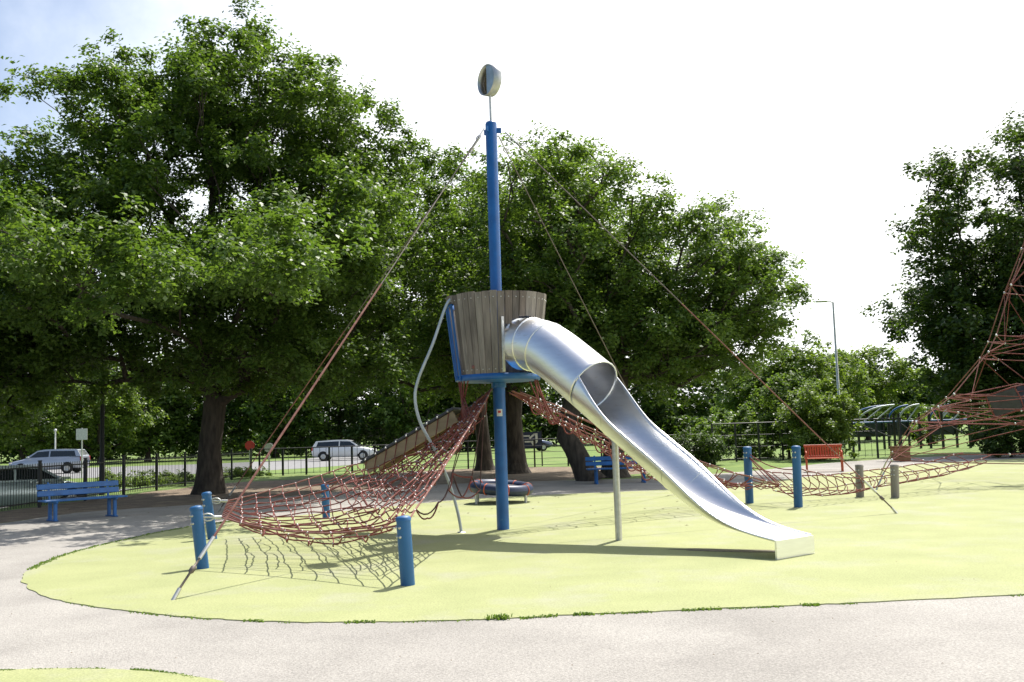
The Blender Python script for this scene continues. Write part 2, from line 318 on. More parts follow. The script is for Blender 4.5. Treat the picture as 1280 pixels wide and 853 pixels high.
# entrance frame: blue bars on the left side
fr = thing  # readability
def bar(a, z0, z1, r0, r1, rad_, name='entrance_bar'):
    MB().tube([(MX + math.cos(a) * r0, MY + math.sin(a) * r0, z0), (MX + math.cos(a) * r1, MY + math.sin(a) * r1, z1)], rad_, 8).build(name, M['blue'], tower)
for k, da in enumerate((-.22, .03, .22)):
    bar(OPEN_A + da, ZB - .04, ZT - .16, RB + .02, RT - .0, .022 if k in (0, 2) else .015)
for z, r_ in ((ZB - .02, RB + .02), (ZT - .17, RT + .0)):
    MB().tube([(MX + math.cos(OPEN_A + t) * r_, MY + math.sin(OPEN_A + t) * r_, z) for t in np.linspace(-.24, .24, 7)], .026, 8).build('entrance_rail', M['blue'], tower)

# ------------------------------------------------------------------ slide
slide = thing('slide', 'stainless steel slide with covered tube top and open chute', 'slide', (MX + SL_DIR.x * 5.4, MY + SL_DIR.y * 5.4, RUBZ))
S_END = (gp(993, 697) - Vector((MX, MY, 0))).length
prof = [(.62, ZB + .10), (.85, ZB + .095), (1.05, ZB + .05), (1.3, ZB - .09), (2.0, ZB - .55), (3.0, ZB - 1.21), (4.0, ZB - 1.86), (4.45, ZB - 2.10), (4.75, ZB - 2.215), (5.1, ZB - 2.29), (5.45, .25), (S_END - .05, .235), (S_END, .215)]
cp_ = curve([(s_, 0, z) for s_, z in prof], 8); sg_ = np.linspace(.62, S_END, 150); zg_ = np.interp(sg_, [p.x for p in cp_], [p.z for p in cp_])
for _ in range(60): zg_[1:-1] = .25 * zg_[:-2] + .5 * zg_[1:-1] + .25 * zg_[2:]
path = [Vector((a_, 0, b_)) for a_, b_ in zip(sg_, zg_)]
side = Vector((-SL_DIR.y, SL_DIR.x, 0)); RS = .43
def sl_pt(s_, z, lat): return Vector((MX, MY, 0)) + SL_DIR * s_ + side * lat + Vector((0, 0, z))
TUBE_END = float(np.linspace(.62, S_END, 150)[int(round((2.12 - .62) / (S_END - .62) * 149))])
secs = []
for i, p in enumerate(path):
    t = path[min(i + 1, len(path) - 1)] - path[max(i - 1, 0)]; t.normalize(); n = Vector((-t.z, 0, t.x)); secs.append((p.x, p.z, n))
def A_of(s_):
    if s_ < TUBE_END: return math.pi * .9995
    u = min(1, (s_ - TUBE_END) / .9); v = min(1, (s_ - TUBE_END) / .14)
    A = R(112) + (R(80) - R(112)) * (u * u * (3 - 2 * u)) ** .6
    pass
    return A
def loft(lo, hi, k=28, shrink=0.0, rs=RS):
    b = MB(); vs = []; cnt = 0
    for (s_, z, n) in secs:
        if s_ < lo - 1e-6 or s_ > hi + 1e-6: continue
        A = A_of(s_ if hi > TUBE_END + .01 else 0.0); wq = 1.0
        q_ = min(1, max(0, (s_ - 3.6) / (S_END - 3.6))); q_ = q_ * q_ * (3 - 2 * q_); wq = 1 - .12 * q_; fl_ = 1 - .93 * q_
        for j in range(k + 1):
            th = -A + 2 * A * j / k; r_ = rs - shrink
            flatk = 1.0
            h_ = (RS - r_ * math.cos(th)) * fl_
            q = Vector((s_, 0, z)) + n * h_; vs.append(sl_pt(q.x, q.z, r_ * math.sin(th) * wq))
        cnt += 1
    fs = [(i * (k + 1) + j, i * (k + 1) + j + 1, (i + 1) * (k + 1) + j + 1, (i + 1) * (k + 1) + j) for i in range(cnt - 1) for j in range(k)]
    return b.add(vs, fs, True), vs, cnt, k
# sample the path more densely and uniformly
dense = []
for i in range(len(secs) - 1):
    for u in (0,):
        a, b = secs[i], secs[i + 1]; dense.append((a[0] + (b[0] - a[0]) * u, a[1] + (b[1] - a[1]) * u, (a[2].lerp(b[2], u)).normalized()))
secs = dense + [secs[-1]]
def solid(o, t): m = o.modifiers.new('thickness', 'SOLIDIFY'); m.thickness = t; m.offset = 0; return o
b, vs, cnt, k = loft(.62, TUBE_END); tubeo = solid(b.build('tube', M['steel'], slide), .008)
b, vs2, cnt2, k = loft(TUBE_END, S_END); chute = solid(b.build('chute', M['steel'], slide), .008)
for e in (0, k):
    lip = [vs2[i * (k + 1) + e] for i in range(cnt2)]
    MB().tube(lip, .016, 8).build('rolled_edge', M['steel'], chute)
for s0 in (.86, 1.12):
    sec = min(secs, key=lambda q: abs(q[0] - s0)); ring = []
    for j in range(33):
        th = 2 * math.pi * j / 32; q = Vector((sec[0], 0, sec[1])) + sec[2] * (RS - (RS + .006) * math.cos(th)); ring.append(sl_pt(q.x, q.z, (RS + .006) * math.sin(th)))
    MB().tube(ring, .012, 6, caps=False).build('tube_seam', M['steel'], tubeo)
rim = [vs[(cnt - 1) * 29 + j] for j in list(range(22, 29)) + list(range(1, 7))]
MB().tube(rim, .014, 8).build('tube_rim', M['steel'], tubeo)
for s0 in (2.75, 3.9):
    sec = min(secs, key=lambda q: abs(q[0] - s0)); ring = []
    A = A_of(s0)
    for j in range(25):
        th = -A + 2 * A * j / 24; q = Vector((sec[0], 0, sec[1])) + sec[2] * (RS - (RS + .004) * math.cos(th)); ring.append(sl_pt(q.x, q.z, (RS + .004) * math.sin(th)))
    MB().tube(ring, .009, 6).build('chute_seam', M['steel'], chute)
# exit lip box
ex = MB(); hw = .385
def ebox(b, s0, s1, z0, z1, l0, l1): 
    c = [sl_pt(s_, z, l) for z in (z0, z1) for s_, l in ((s0, l0), (s1, l0), (s1, l1), (s0, l1))]
    b.add(c, [(3, 2, 1, 0), (4, 5, 6, 7), (0, 1, 5, 4), (1, 2, 6, 5), (2, 3, 7, 6), (3, 0, 4, 7)])
ebox(ex, S_END + .004, S_END + .03, RUBZ, .238, -hw, hw); ex.build('exit_plate', M['steel'], slide)
for l0, l1 in ((-.3, -.26), (.26, .3)):
    ex = MB(); ebox(ex, S_END - .06, S_END - .02, RUBZ, .212, l0, l1); ex.build('exit_foot', M['steel_dull'], slide)
# support post and saddle, end panel at the barrel
sp0 = gp(770, 677); ss = (sp0 - Vector((MX, MY, 0))).dot(SL_DIR)
sec = min(secs, key=lambda q: abs(q[0] - ss))
topc = sl_pt(ss, sec[1] - .01, 0)
MB().tube([(topc.x, topc.y, 0), (topc.x, topc.y, topc.z)], .05, 12).build('support_post', M['steel_dull'], slide)
MB().box((topc.x, topc.y, topc.z - .02), (.28, .2, .012), rot=Matrix.Rotation(SL_ANG, 3, 'Z') @ Matrix.Rotation(R(33), 3, 'Y')).build('saddle_plate', M['steel_dull'], slide)
for l0, l1 in ((-.46, -.41), (.41, .46)):
    pan = MB(); ebox(pan, .70, .712, ZB + .06, ZB + .97, l0, l1); pan.build('mounting_plate', M['steel_dull'], slide)
# dark grit that has gathered under the chute end
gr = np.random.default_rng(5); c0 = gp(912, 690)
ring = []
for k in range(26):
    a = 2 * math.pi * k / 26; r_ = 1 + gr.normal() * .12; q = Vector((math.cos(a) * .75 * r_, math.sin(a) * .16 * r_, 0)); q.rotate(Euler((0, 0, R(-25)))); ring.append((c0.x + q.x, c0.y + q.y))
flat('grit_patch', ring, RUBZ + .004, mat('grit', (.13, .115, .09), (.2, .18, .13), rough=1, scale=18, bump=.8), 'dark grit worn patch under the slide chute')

# ------------------------------------------------------------------ curved climbing pole
fp = gp(577, 667)
cp = thing('climbing_pole', 'curved pale grey steel pole bowing out from the lookout barrel', 'climbing pole', (fp.x, fp.y, RUBZ))
yy = fp.y - .15
P = [at(566, 372, MY - .35), at(557, 384, MY - .4), at(541, 430, yy), at(523, 474, yy), at(519, 500, yy), at(526, 530, yy), at(545, 565, yy + .05), at(562, 605, fp.y), at(572, 640, fp.y), Vector((fp.x, fp.y, 0))]
MB().tube(curve(P, 8), .026, 10).build('pole', M['paint_grey'], cp)
q = P[0]; MB().box((q.x + .03, q.y + .03, q.z), (.1, .1, .05), bev=.01).build('clamp', M['steel_dull'], cp)
MB().lathe([(.001, .02), (.06, .015), (.075, .0)], (fp.x, fp.y, RUBZ), 14).build('foot_flange', M['steel_dull'], cp)

# ------------------------------------------------------------------ blue posts and grey posts
def post(name, base_px, top_px, rad_, m, label, cat='post', group=None, strap=None, cap=True):
    b = gp(*base_px); t = at(*top_px, b.y); t.y = b.y + (0.0)
    o = thing(name, label, cat, (b.x, b.y, RUBZ), group)
    body = MB().tube([(b.x, b.y, -.02), t], rad_, 18).build('shaft', m, o)
    ax = (t - Vector((b.x, b.y, 0))).normalized(); rot = ax.to_track_quat('Z', 'Y').to_matrix()
    if cap: MB().lathe([(rad_ + .006, -.03), (rad_ + .006, .004), (rad_ * .8, .022), (.001, .03)], t, 18, rot=rot).build('cap', m, o)
    for k in (.1, .2):
        pz = t - ax * k
        for d in ((-.5, -.87, 0), (-.9, -.3, 0)):
            d = Vector(d).normalized(); MB().lathe([(.001, .014), (.013, .014), (.018, .0)], pz + d * rad_, 8, rot=d.to_track_quat('Z', 'Y').to_matrix()).build('bolt', M['steel_dull'], o)
    return o, Vector((b.x, b.y, 0)), t
_, bA, tA = post('net_post', (254, 712), (245, 635), .078, M['blue_post'], 'leaning blue post holding the rope net beside the steel cable anchor')
_, bB, tB = post('net_post', (266, 675), (258, 617), .078, M['blue_post'], 'leaning blue post behind the cable side post of the rope net')
_, bC, tC = post('net_post', (408, 649), (406, 607), .078, M['blue_post'], 'blue post half hidden behind the rope net, nearest the soil')
_, bD, tD = post('net_post', (510, 733), (504, 648), .08, M['blue_post'], 'blue post at the front of the rope net, standing alone on green rubber')
_, bE, tE = post('net_post', (937, 630), (934, 560), .085, M['blue_post'], 'tall blue post past the slide chute, holding the narrow rope net')
_, bF, tF = post('net_post', (998, 635), (995, 559), .085, M['blue_post'], 'tall blue post where the rope tunnel to the grey posts begins')
_, bG, tG = post('timber_post', (1075, 622), (1074, 582), .085, M['wood_post'], 'short grey timber post on the blue post side of the rope tunnel')
_, bH, tH = post('timber_post', (1119, 623), (1118, 582), .085, M['wood_post'], 'short grey timber post on the rope pyramid side')

# ------------------------------------------------------------------ guy cables
def guy(key, label, a, red=True):
    d = Vector((a.x - MX, a.y - MY, 0)).normalized(); top = Vector((MX, MY, mz - .18)) + d * .25; bot = Vector((a.x, a.y, RUBZ))
    o = thing('guy_cable', label, 'cable', (a.x, a.y, RUBZ), 'guy cables of the play tower')
    t1 = top.lerp(bot, .03); t2 = top.lerp(bot, .45); t3 = top.lerp(bot, .915); t4 = top.lerp(bot, .945); t5 = top.lerp(bot, .985)
    MB().tube([top, t1], .014, 6).build('shackle', M['steel_dull'], o)
    ring = [t1 + (top - bot).normalized() * (.06 * math.cos(x)) + d.cross(Vector((0, 0, 1))) * (.04 * math.sin(x)) for x in np.linspace(0, 2 * math.pi, 13)]
    MB().tube(ring, .011, 6, caps=False).build('ring', M['steel_dull'], o)
    MB().tube([t1, t2], .0095, 6).build('upper_cable', M['cable'], o)
    MB().tube([t2, t3], .0135 if key == 'fl' else .0105, 8).build('rope_sleeve', M['rope_pale'] if red else M['cable'], o)
    MB().tube([t3, t4], .021, 8).build('ferrule', M['steel_dull'], o)
    tb = MB().tube([t4, t4.lerp(t5, .25), t4.lerp(t5, .3), t4.lerp(t5, .45), t4.lerp(t5, .5), t5], [.012, .013, .03, .03, .013, .013], 8); tb.build('turnbuckle', M['cable'], o)
    MB().tube([t5, bot - Vector((0, 0, .02))], .022, 8).build('anchor_rod', M['steel_dull'], o)
guy('fl', 'steel and red guy cable anchored on green rubber beside the leaning blue posts', ANCH['fl'])
guy('bl', 'guy cable running behind the rope net toward the big oak', ANCH['bl'])
guy('r', 'long guy cable anchored on green rubber near the grey timber posts', ANCH['r'])
guy('br', 'guy cable passing behind the steel slide chute', ANCH['br'], False)

# ------------------------------------------------------------------ rope nets
def net(o, rim, apex, nu, nv, sag, r=.0095, m=None, clamps=True, jit=.02, seed=0, vmax=.97, cm=None, name='rope'):
    """ropes of a fan net between a rim polyline and an apex arc (functions of u in 0..1)"""
    g = np.random.default_rng(seed); m = m or M['rope']; J = {}
    def S(u, v):
        a, b = rim(u), apex(u); p = a.lerp(b, v); e = .25 + .75 * math.sin(math.pi * min(max(u, 0.0), 1.0)); p.z -= sag * 4 * v * (1 - v) ** 1.25 * e; return p
    us = [i / nu for i in range(nu + 1)]; vs_ = [vmax * (j / nv) for j in range(nv + 1)]
    off = g.normal(size=(nu + 1, nv + 1, 3)) * jit
    def P_(i, j): 
        p = S(us[i], vs_[j]); 
        if 0 < i < nu or j > 0: p = p + Vector(off[i, j]) * (0 if j in (0, nv) else 1) * (.4 if i in (0, nu) else 1)
        return p
    for i in range(nu + 1):
        pts = [P_(i, j) for j in range(nv + 1)]; MB().tube(curve(pts, 2), r if 0 < i < nu else r * 1.25, 6).build(name, m if 0 < i < nu else M['rope_pale'], o)
    for j in range(nv):
        pts = []
        for i in range(nu + 1):
            pts.append(P_(i, j))
            if i < nu: q = (P_(i, j) + P_(i + 1, j)) / 2; q.z -= .16 * (P_(i + 1, j) - P_(i, j)).length; pts.append(q)
        MB().tube(curve(pts, 2), r, 6).build(name, m, o)
    if clamps:
        c = MB()
        for i in range(nu + 1):
            for j in range(nv): c.ball(P_(i, j), .021, 6)
        tag(c.build('connector', M['steel_dull'], o), None, kind='stuff')
    return S
def polyf(pts, sags=None):
    P = [Vector(p) for p in pts]; L = [(P[i + 1] - P[i]).length for i in range(len(P) - 1)]; T = sum(L)
    def f(u):
        d = max(0, min(1, u)) * T
        for i, l in enumerate(L):
            if d <= l or i == len(L) - 1: t = d / l; p = P[i].lerp(P[i + 1], min(1, t)); p.z -= (sags[i] if sags else 0) * 4 * t * (1 - t); return p
            d -= l
    return f
netL = thing('climbing_net', 'wide sagging red rope climbing net between the mast and leaning blue posts', 'rope net', (-2.6, 14.6, RUBZ))
za = ZB - .18
def apx(a0, a1, r_=.16, z=za): return lambda u: Vector((MX + math.cos(a0 + (a1 - a0) * u) * r_, MY + math.sin(a0 + (a1 - a0) * u) * r_, z))
rimA = tA - Vector((0, 0, .12)) + Vector((.3, .1, -.02)); rimB = tB - Vector((0, 0, .12)) + Vector((.35, .02, -.02))
rimC = tC - Vector((0, 0, .12)); rimD = tD - Vector((0, 0, .08)) + Vector((0, .09, 0))
def patch(o, front, back, nu, nv, sag, r=.0095, jit=.015, seed=0, u0=0.0, u1=1.0, drop=0.0, inset=0.0, droop=.02):
    """hammock net: long ropes from the posts to the mast, cross ropes hanging between the two border ropes"""
    g = np.random.default_rng(seed)
    def S(u, v):
        a, b = front(u), back(u); v = inset + v * (1 - 2 * inset); p = a.lerp(b, v); k = math.sin(math.pi * min(1, max(0, u)) ** .8)
        p.z -= (sag * 4 * v * (1 - v) + drop) * (k ** .6 if k > 0 else 0); p.z = max(p.z, .16); return p
    us = [u0 + (u1 - u0) * i / nu for i in range(nu + 1)]; vv = [j / nv for j in range(nv + 1)]; off = g.normal(size=(nu + 1, nv + 1, 3)) * jit
    def P_(i, j):
        e = .3 if j in (0, nv) else 1; e = 0 if i in (0, nu) else e; return S(us[i], vv[j]) + Vector(off[i, j]) * e
    for j in range(nv + 1):
        bd = j in (0, nv) and inset == 0
        MB().tube(curve([P_(i, j) for i in range(nu + 1)], 3), r * (1.3 if bd else 1), 6).build('rope', M['rope_pale'] if bd else M['rope'], o)
    for i in range(1, nu):
        pts = []
        for j in range(nv + 1):
            pts.append(P_(i, j))
            if j < nv: q = (P_(i, j) + P_(i, j + 1)) / 2; q.z -= droop * (1 + g.random()); pts.append(q)
        MB().tube(curve(pts, 2), r, 6).build('rope', M['rope'], o)
    c = MB()
    for i in range(1, nu):
        for j in range(nv + 1): c.ball(P_(i, j), .0155, 6)
    tag(c.build('connector', M['steel_dull'], o), None, kind='stuff'); return S
apF = Vector((MX - .12, MY - .14, za)); apB = Vector((MX - .14, MY + .12, za))
front = lambda u, f=polyf([rimA, rimD, apF], [.14, .06]): f(u)
backp = at(440, 581, 18.4)
back = lambda u, f=polyf([rimB, backp, apB], [.03, .22]): f(u)
SL = patch(netL, front, back, 22, 11, .22, seed=1)
patch(netL, front, back, 17, 8, .36, seed=2, u0=.04, u1=.97, drop=.05, inset=.12, jit=.04, droop=.04)
patch(netL, front, back, 13, 5, .1, seed=3, u0=.3, u1=.97, drop=-.06, inset=.22, jit=.04, droop=.05)
MB().tube(sagline(rimC, backp, .05, 5), .011, 6).build('tie_rope', M['rope'], netL)
for a, b in ((tA - Vector((0, 0, .12)), rimA), (tB - Vector((0, 0, .12)), rimB)):
    MB().tube([a, b], .014, 6).build('strap', M['steel_dull'], netL)
    d = (b - a).normalized(); ring = [a.lerp(b, .45) + d * (.08 * math.cos(x)) + Vector((0, 0, 1)) * (.045 * math.sin(x)) for x in np.linspace(0, 2 * math.pi, 13)]
    MB().tube(ring, .011, 6, caps=False).build('shackle', M['steel_dull'], netL)
    MB().tube([a.lerp(b, .72), a.lerp(b, 1.02)], .024, 8).build('ferrule', M['steel_dull'], netL)
# red tunnel of ropes hanging from the platform on the entrance side
for k in range(7):
    a = OPEN_A + (k - 3) * .16; p = Vector((MX + math.cos(a) * .69, MY + math.sin(a) * .69, ZB - .04)); q = SL(.86, .25 + .1 * k) 
    MB().tube(sagline(p, q, .05 + .02 * (k % 2), 6), .012, 6).build('hanging_rope', M['rope'], netL)
for j in range(3):
    pts = []
    for k in range(7):
        a = OPEN_A + (k - 3) * .16; p = Vector((MX + math.cos(a) * .69, MY + math.sin(a) * .69, ZB - .04)); q = SL(.86, .25 + .1 * k); pts.append(p.lerp(q, .3 + .28 * j) - Vector((0, 0, .04)))
    MB().tube(curve(pts, 3), .011, 6).build('hanging_rope', M['rope'], netL)
# loose cluster under the right edge
cl = [at(566, 592, 15.6), at(590, 596, 15.9), at(600, 612, 16.1), at(578, 622, 15.6), at(560, 612, 15.2), at(548, 628, 14.9), at(534, 648, 14.5), at(520, 637, 14.3)]
for a, b, s_ in ((0, 1, .03), (1, 2, .05), (2, 3, .06), (3, 4, .04), (0, 3, .05), (0, 4, .08), (4, 5, .05), (5, 6, .08), (6, 7, .06), (5, 7, .12), (1, 3, .04)):
    MB().tube(sagline(cl[a], cl[b], s_, 6), .012, 6).build('loose_rope', M['rope'] if (a + b) % 3 else M['rope_dark'], netL)
for a, t_ in ((0, (597, 498)), (1, (606, 500)), (2, (606, 498)), (4, (585, 515))):
    MB().tube(sagline(cl[a], at(*t_, 16.4), -.02, 5), .008, 6).build('hanging_rope', M['rope_dark'], netL)
# belt ramp resting in the net
r0, r1 = at(460, 578, 17.4), at(574, 511, 16.9)
rampd = (r1 - r0).normalized(); rs = Vector((-rampd.y, rampd.x, 0)).normalized(); rn = rampd.cross(rs)
ramp = thing('net_ramp', 'black rubber topped timber ramp slung across the red rope net', 'ramp', r0)
L_ = (r1 - r0).length; mr = Matrix((rampd, rs, rn)).transposed(); mid = (r0 + r1) / 2
sgn = 1 if rn.z > 0 else -1
MB().box(mid, (L_, .62, .05), rot=mr, bev=.01).build('rubber_belt', M['black_rubber'], ramp)
for sd_ in (-1, 1): MB().box(mid + rs * (sd_ * .25) - rn * sgn * .13, (L_ * .96, .05, .2), rot=mr).build('side_board', M['board'], ramp)
for k in range(9):
    c = r0.lerp(r1, (k + .5) / 9)
    MB().box(c + rn * sgn * .036, (.035, .6, .022), rot=mr).build('tread_bar', M['black_rubber'], ramp)
    for sd_ in (-1, 1): MB().ball(c + rs * sd_ * .312, .02, 6).build('bolt', M['steel_dull'], ramp)
    a = c - rs * .29 * (1 if rs.y > 0 else -1) - rn * sgn * .02
    MB().tube(sagline(a, a - Vector((.05, .05, .34)), .0, 2), .009, 5).build('lashing', M['rope'], ramp)

# narrow net behind the slide to the tall posts
netR = thing('climbing_net', 'narrow red rope net dropping behind the slide to the tall blue posts', 'rope net', (2.4, 18.6, RUBZ))
kn = at(975, 606, 19.6)
rimE = tE - Vector((0, 0, .16)); rimF = tF - Vector((0, 0, .18))
lowE = at(868, 588, 20.6); lowF = kn
net(netR, polyf([bE + Vector((-1.1, .35, .62)), bE + Vector((-.3, .2, .42)), kn], [.04, .05]), apx(R(75), R(-5), .2), 6, 15, .62, seed=3, jit=.03)
net(netR, polyf([at(905, 600, 20.2), kn], [.02]), apx(R(30), R(-30), .14), 2, 17, .5, seed=4, jit=.015, vmax=.98)
for a, b, s_ in ((rimE, kn, .02), (rimE, bF + Vector((-.1, -.1, .2)), .1), (rimE + Vector((0, 0, .06)), rimF + Vector((0, 0, -.25)), .12), (rimE, at(1000, 622, 19.5), .03), (kn, at(940, 600, 20.6), .03)):
    MB().tube(sagline(a, b, s_, 8), .011, 6).build('tie_rope', M['rope'], netR)
# vertical loops hanging from platform on the slide side
for k in range(5):
    a = R(-20 + 14 * k); p = Vector((MX + math.cos(a) * .66, MY + math.sin(a) * .66, ZB - .05)); q = Vector((MX + math.cos(a) * (.75 + .1 * k), MY + math.sin(a) * (.75 + .06 * k), ZB - .58 - .06 * k))
    MB().tube(sagline(p, q, .06, 6), .012, 6).build('hanging_rope', M['rope'], netR)
for k in range(8):
    a0 = Vector((MX, MY, 0)) + Vector((.5 + .28 * k, .12 * k + .1, za - .14 - .175 * k)); b0 = a0 + Vector((.26, .1, -.16)); mid_ = (a0 + b0) / 2 - Vector((0, 0, .22))
    MB().tube(curve([a0, mid_ + Vector((-.06, 0, .02)), mid_ + Vector((.06, 0, 0)), b0], 5), .012, 6).build('rope_loop', M['rope'], netR)

def tunnel(o, A, B, n, ring, r=.0095, seed=0, sag=.1):
    """open rope trough between two frames A and B (lists of matching points)"""
    g = np.random.default_rng(seed); rows = []
    for i in range(n + 1):
        t = i / n; rows.append([a.lerp(b, t) - Vector((0, 0, sag * 4 * t * (1 - t))) + Vector(g.normal(size=3) * .012) for a, b in zip(A, B)])
    m_ = len(A); c = MB()
    for j in range(m_): MB().tube(curve([rw[j] for rw in rows], 2), r * (1.25 if j in (0, m_ - 1) else 1), 6).build('rope', M['rope'], o)
    for i in range(n):
        MB().tube(curve([rows[i][0]] + [rows[min(i + (j % 2), n)][j] for j in range(1, m_)], 3), r, 6).build('rope', M['rope'], o)
        for j in range(m_): c.ball(rows[i][j], .02, 6)
    tag(c.build('connector', M['steel_dull'], o), None, kind='stuff')
tun = thing('rope_tunnel', 'open red rope trough strung between the tall blue and short grey posts', 'rope net', (6.5, 20.4, RUBZ))
def trough(a, b, drop, dz): 
    m_ = (a + b) / 2; return [a, a.lerp(m_, .35) - Vector((0, 0, drop * .7)), m_ - Vector((0, 0, drop)), b.lerp(m_, .35) - Vector((0, 0, drop * .7)), b]
T1 = trough(bF + Vector((.05, .0, .78)), bE + Vector((.1, 0, .75)), .48, 0)
T2 = trough(bH + Vector((-.06, 0, .5)), bG + Vector((0, .05, .55)), .3, 0)
tunnel(tun, T1, T2, 11, 5, seed=5, sag=.12)
PYX, PYY = 14.0, 25.0
T3 = trough(Vector((10.9, 22.7, .75)), Vector((10.7, 23.7, .8)), .22, 0)
tun2 = thing('rope_tunnel', 'open red rope trough strung from the grey posts to the rope pyramid', 'rope net', (9.5, 21.9, RUBZ))
tunnel(tun2, T2, T3, 10, 5, seed=6, sag=.05)

# ------------------------------------------------------------------ rope pyramid on the right
pyr = thing('rope_pyramid', 'large red rope climbing pyramid with curved edges and dark rubber panels', 'rope pyramid', (PYX, PYY, RUBZ))
MB().lathe([(.13, 0), (.13, 8.5), (.11, 8.6), (.001, 8.62)], (PYX, PYY, 0), 18).build('mast', M['blue'], pyr)
cor0 = Vector((8.75, 23.6, .42)); topp = Vector((PYX, PYY, 8.4)); vx = Vector((PYX, PYY, 0)) - Vector((8.75, 23.6, 0)); RC = vx.length; CA0 = math.atan2(-vx.y, -vx.x)
# concave edge measured on the visible corner: (share of the way in to the mast, height)
EP = []
for x_, y_ in ((1145, 528), (1173, 509), (1193, 493), (1237, 440), (1247, 419), (1266, 356)):
    q = at(x_, y_, 23.95); q = at(x_, y_, 23.6 + 1.4 * (q.x - 8.75) / (PYX - 8.75)); EP.append(((q.x - 8.75) / (PYX - 8.75), q.z))
EP = [(0.0, .42)] + EP + [(.86, 6.2), (1.0, 8.4)]; ET = np.linspace(0, 1, len(EP))
cor = [(PYX + RC * math.cos(CA0 + k * 2 * math.pi / 5), PYY + RC * math.sin(CA0 + k * 2 * math.pi / 5), .42) for k in range(5)]
def edge_pt(c, t):
    sx = float(np.interp(t, ET, [e[0] for e in EP])); z = float(np.interp(t, ET, [e[1] for e in EP])); return Vector((c[0] + (PYX - c[0]) * sx, c[1] + (PYY - c[1]) * sx, z))
for c in cor:
    MB().tube([edge_pt(c, t) for t in np.linspace(0, 1, 25)], .0135, 8).build('edge_rope', M['rope_pale'], pyr)
    MB().tube([Vector((c[0], c[1], 0)) + (Vector((c[0], c[1], 0)) - Vector((PYX, PYY, 0))).normalized() * .25, c], .025, 6).build('anchor_rod', M['steel_dull'], pyr)
lev = [.03, .125, .25, .375, .5, .625, .75, .86]
pc = MB()
for li, t in enumerate(lev):
    ps = [edge_pt(c, t) for c in cor]
    for i in range(5):
        a, b = ps[i], ps[(i + 1) % 5]; ctr = Vector((PYX, PYY, (a.z + b.z) / 2 - .1)); m_ = (a + b) / 2; m_ = m_.lerp(ctr, .18)
        MB().tube(curve([a, a.lerp(m_, .5) - Vector((0, 0, .08)), m_ - Vector((0, 0, .12)), b.lerp(m_, .5) - Vector((0, 0, .08)), b], 3), .0105, 6).build('rope', M['rope'], pyr)
        pc.ball(a, .035, 6); pc.ball(m_ - Vector((0, 0, .12)), .03, 6)
        if li < len(lev) - 1:
            t2 = lev[li + 1]; a2, b2 = edge_pt(cor[i], t2), edge_pt(cor[(i + 1) % 5], t2); m2 = ((a2 + b2) / 2).lerp(Vector((PYX, PYY, a2.z - .1)), .18) - Vector((0, 0, .12)); mm = m_ - Vector((0, 0, .12))
            for p, q in (((mm, a2), (mm, b2)) if li % 2 else ((a, m2), (b, m2))): MB().tube([p, q], .0095, 6).build('rope', M['rope'], pyr)
    for i in (range(5) if li % 2 else ()):
        MB().tube(sagline(ps[i], (PYX, PYY, ps[i].z + .25), .12, 6), .0095, 6).build('rope', M['rope'], pyr)
tag(pc.build('connector', M['steel_dull'], pyr), None, kind='stuff')
for px_, py_, Y, rx, ry in ((1256, 503, 24.2, 12, -18), (1287, 497, 24.6, -10, 14)):
    c = at(px_, py_, Y); w_ = .46 if rx != 70 else .5; h_ = .38
    m3 = Matrix.Rotation(R(-25), 3, 'Z') @ Matrix.Rotation(R(rx), 3, 'X') @ Matrix.Rotation(R(ry), 3, 'Y')
    pn = MB().box(c, (w_ * 1.4, .03, h_ * 1.4), rot=m3, bev=.01).build('rubber_panel', M['black_rubber'], pyr)
    fr_ = [c + m3 @ Vector((x * w_ * .74, 0, z * h_ * .76)) for x, z in ((-1, -1), (1, -1), (1.05, 0), (1, 1), (-1, 1), (-1.05, 0), (-1, -1))]
    MB().tube(fr_, .02, 6).build('panel_rope', M['rope'], pn)
    for v, tt in zip(fr_[:5:1], (.1, .3, .5, .64, .34)):
        MB().tube([v, edge_pt(cor[0], tt)] if v.x < c.x else [v, Vector((PYX, PYY, v.z + .3))], .012, 6).build('rope', M['rope'], pyr)

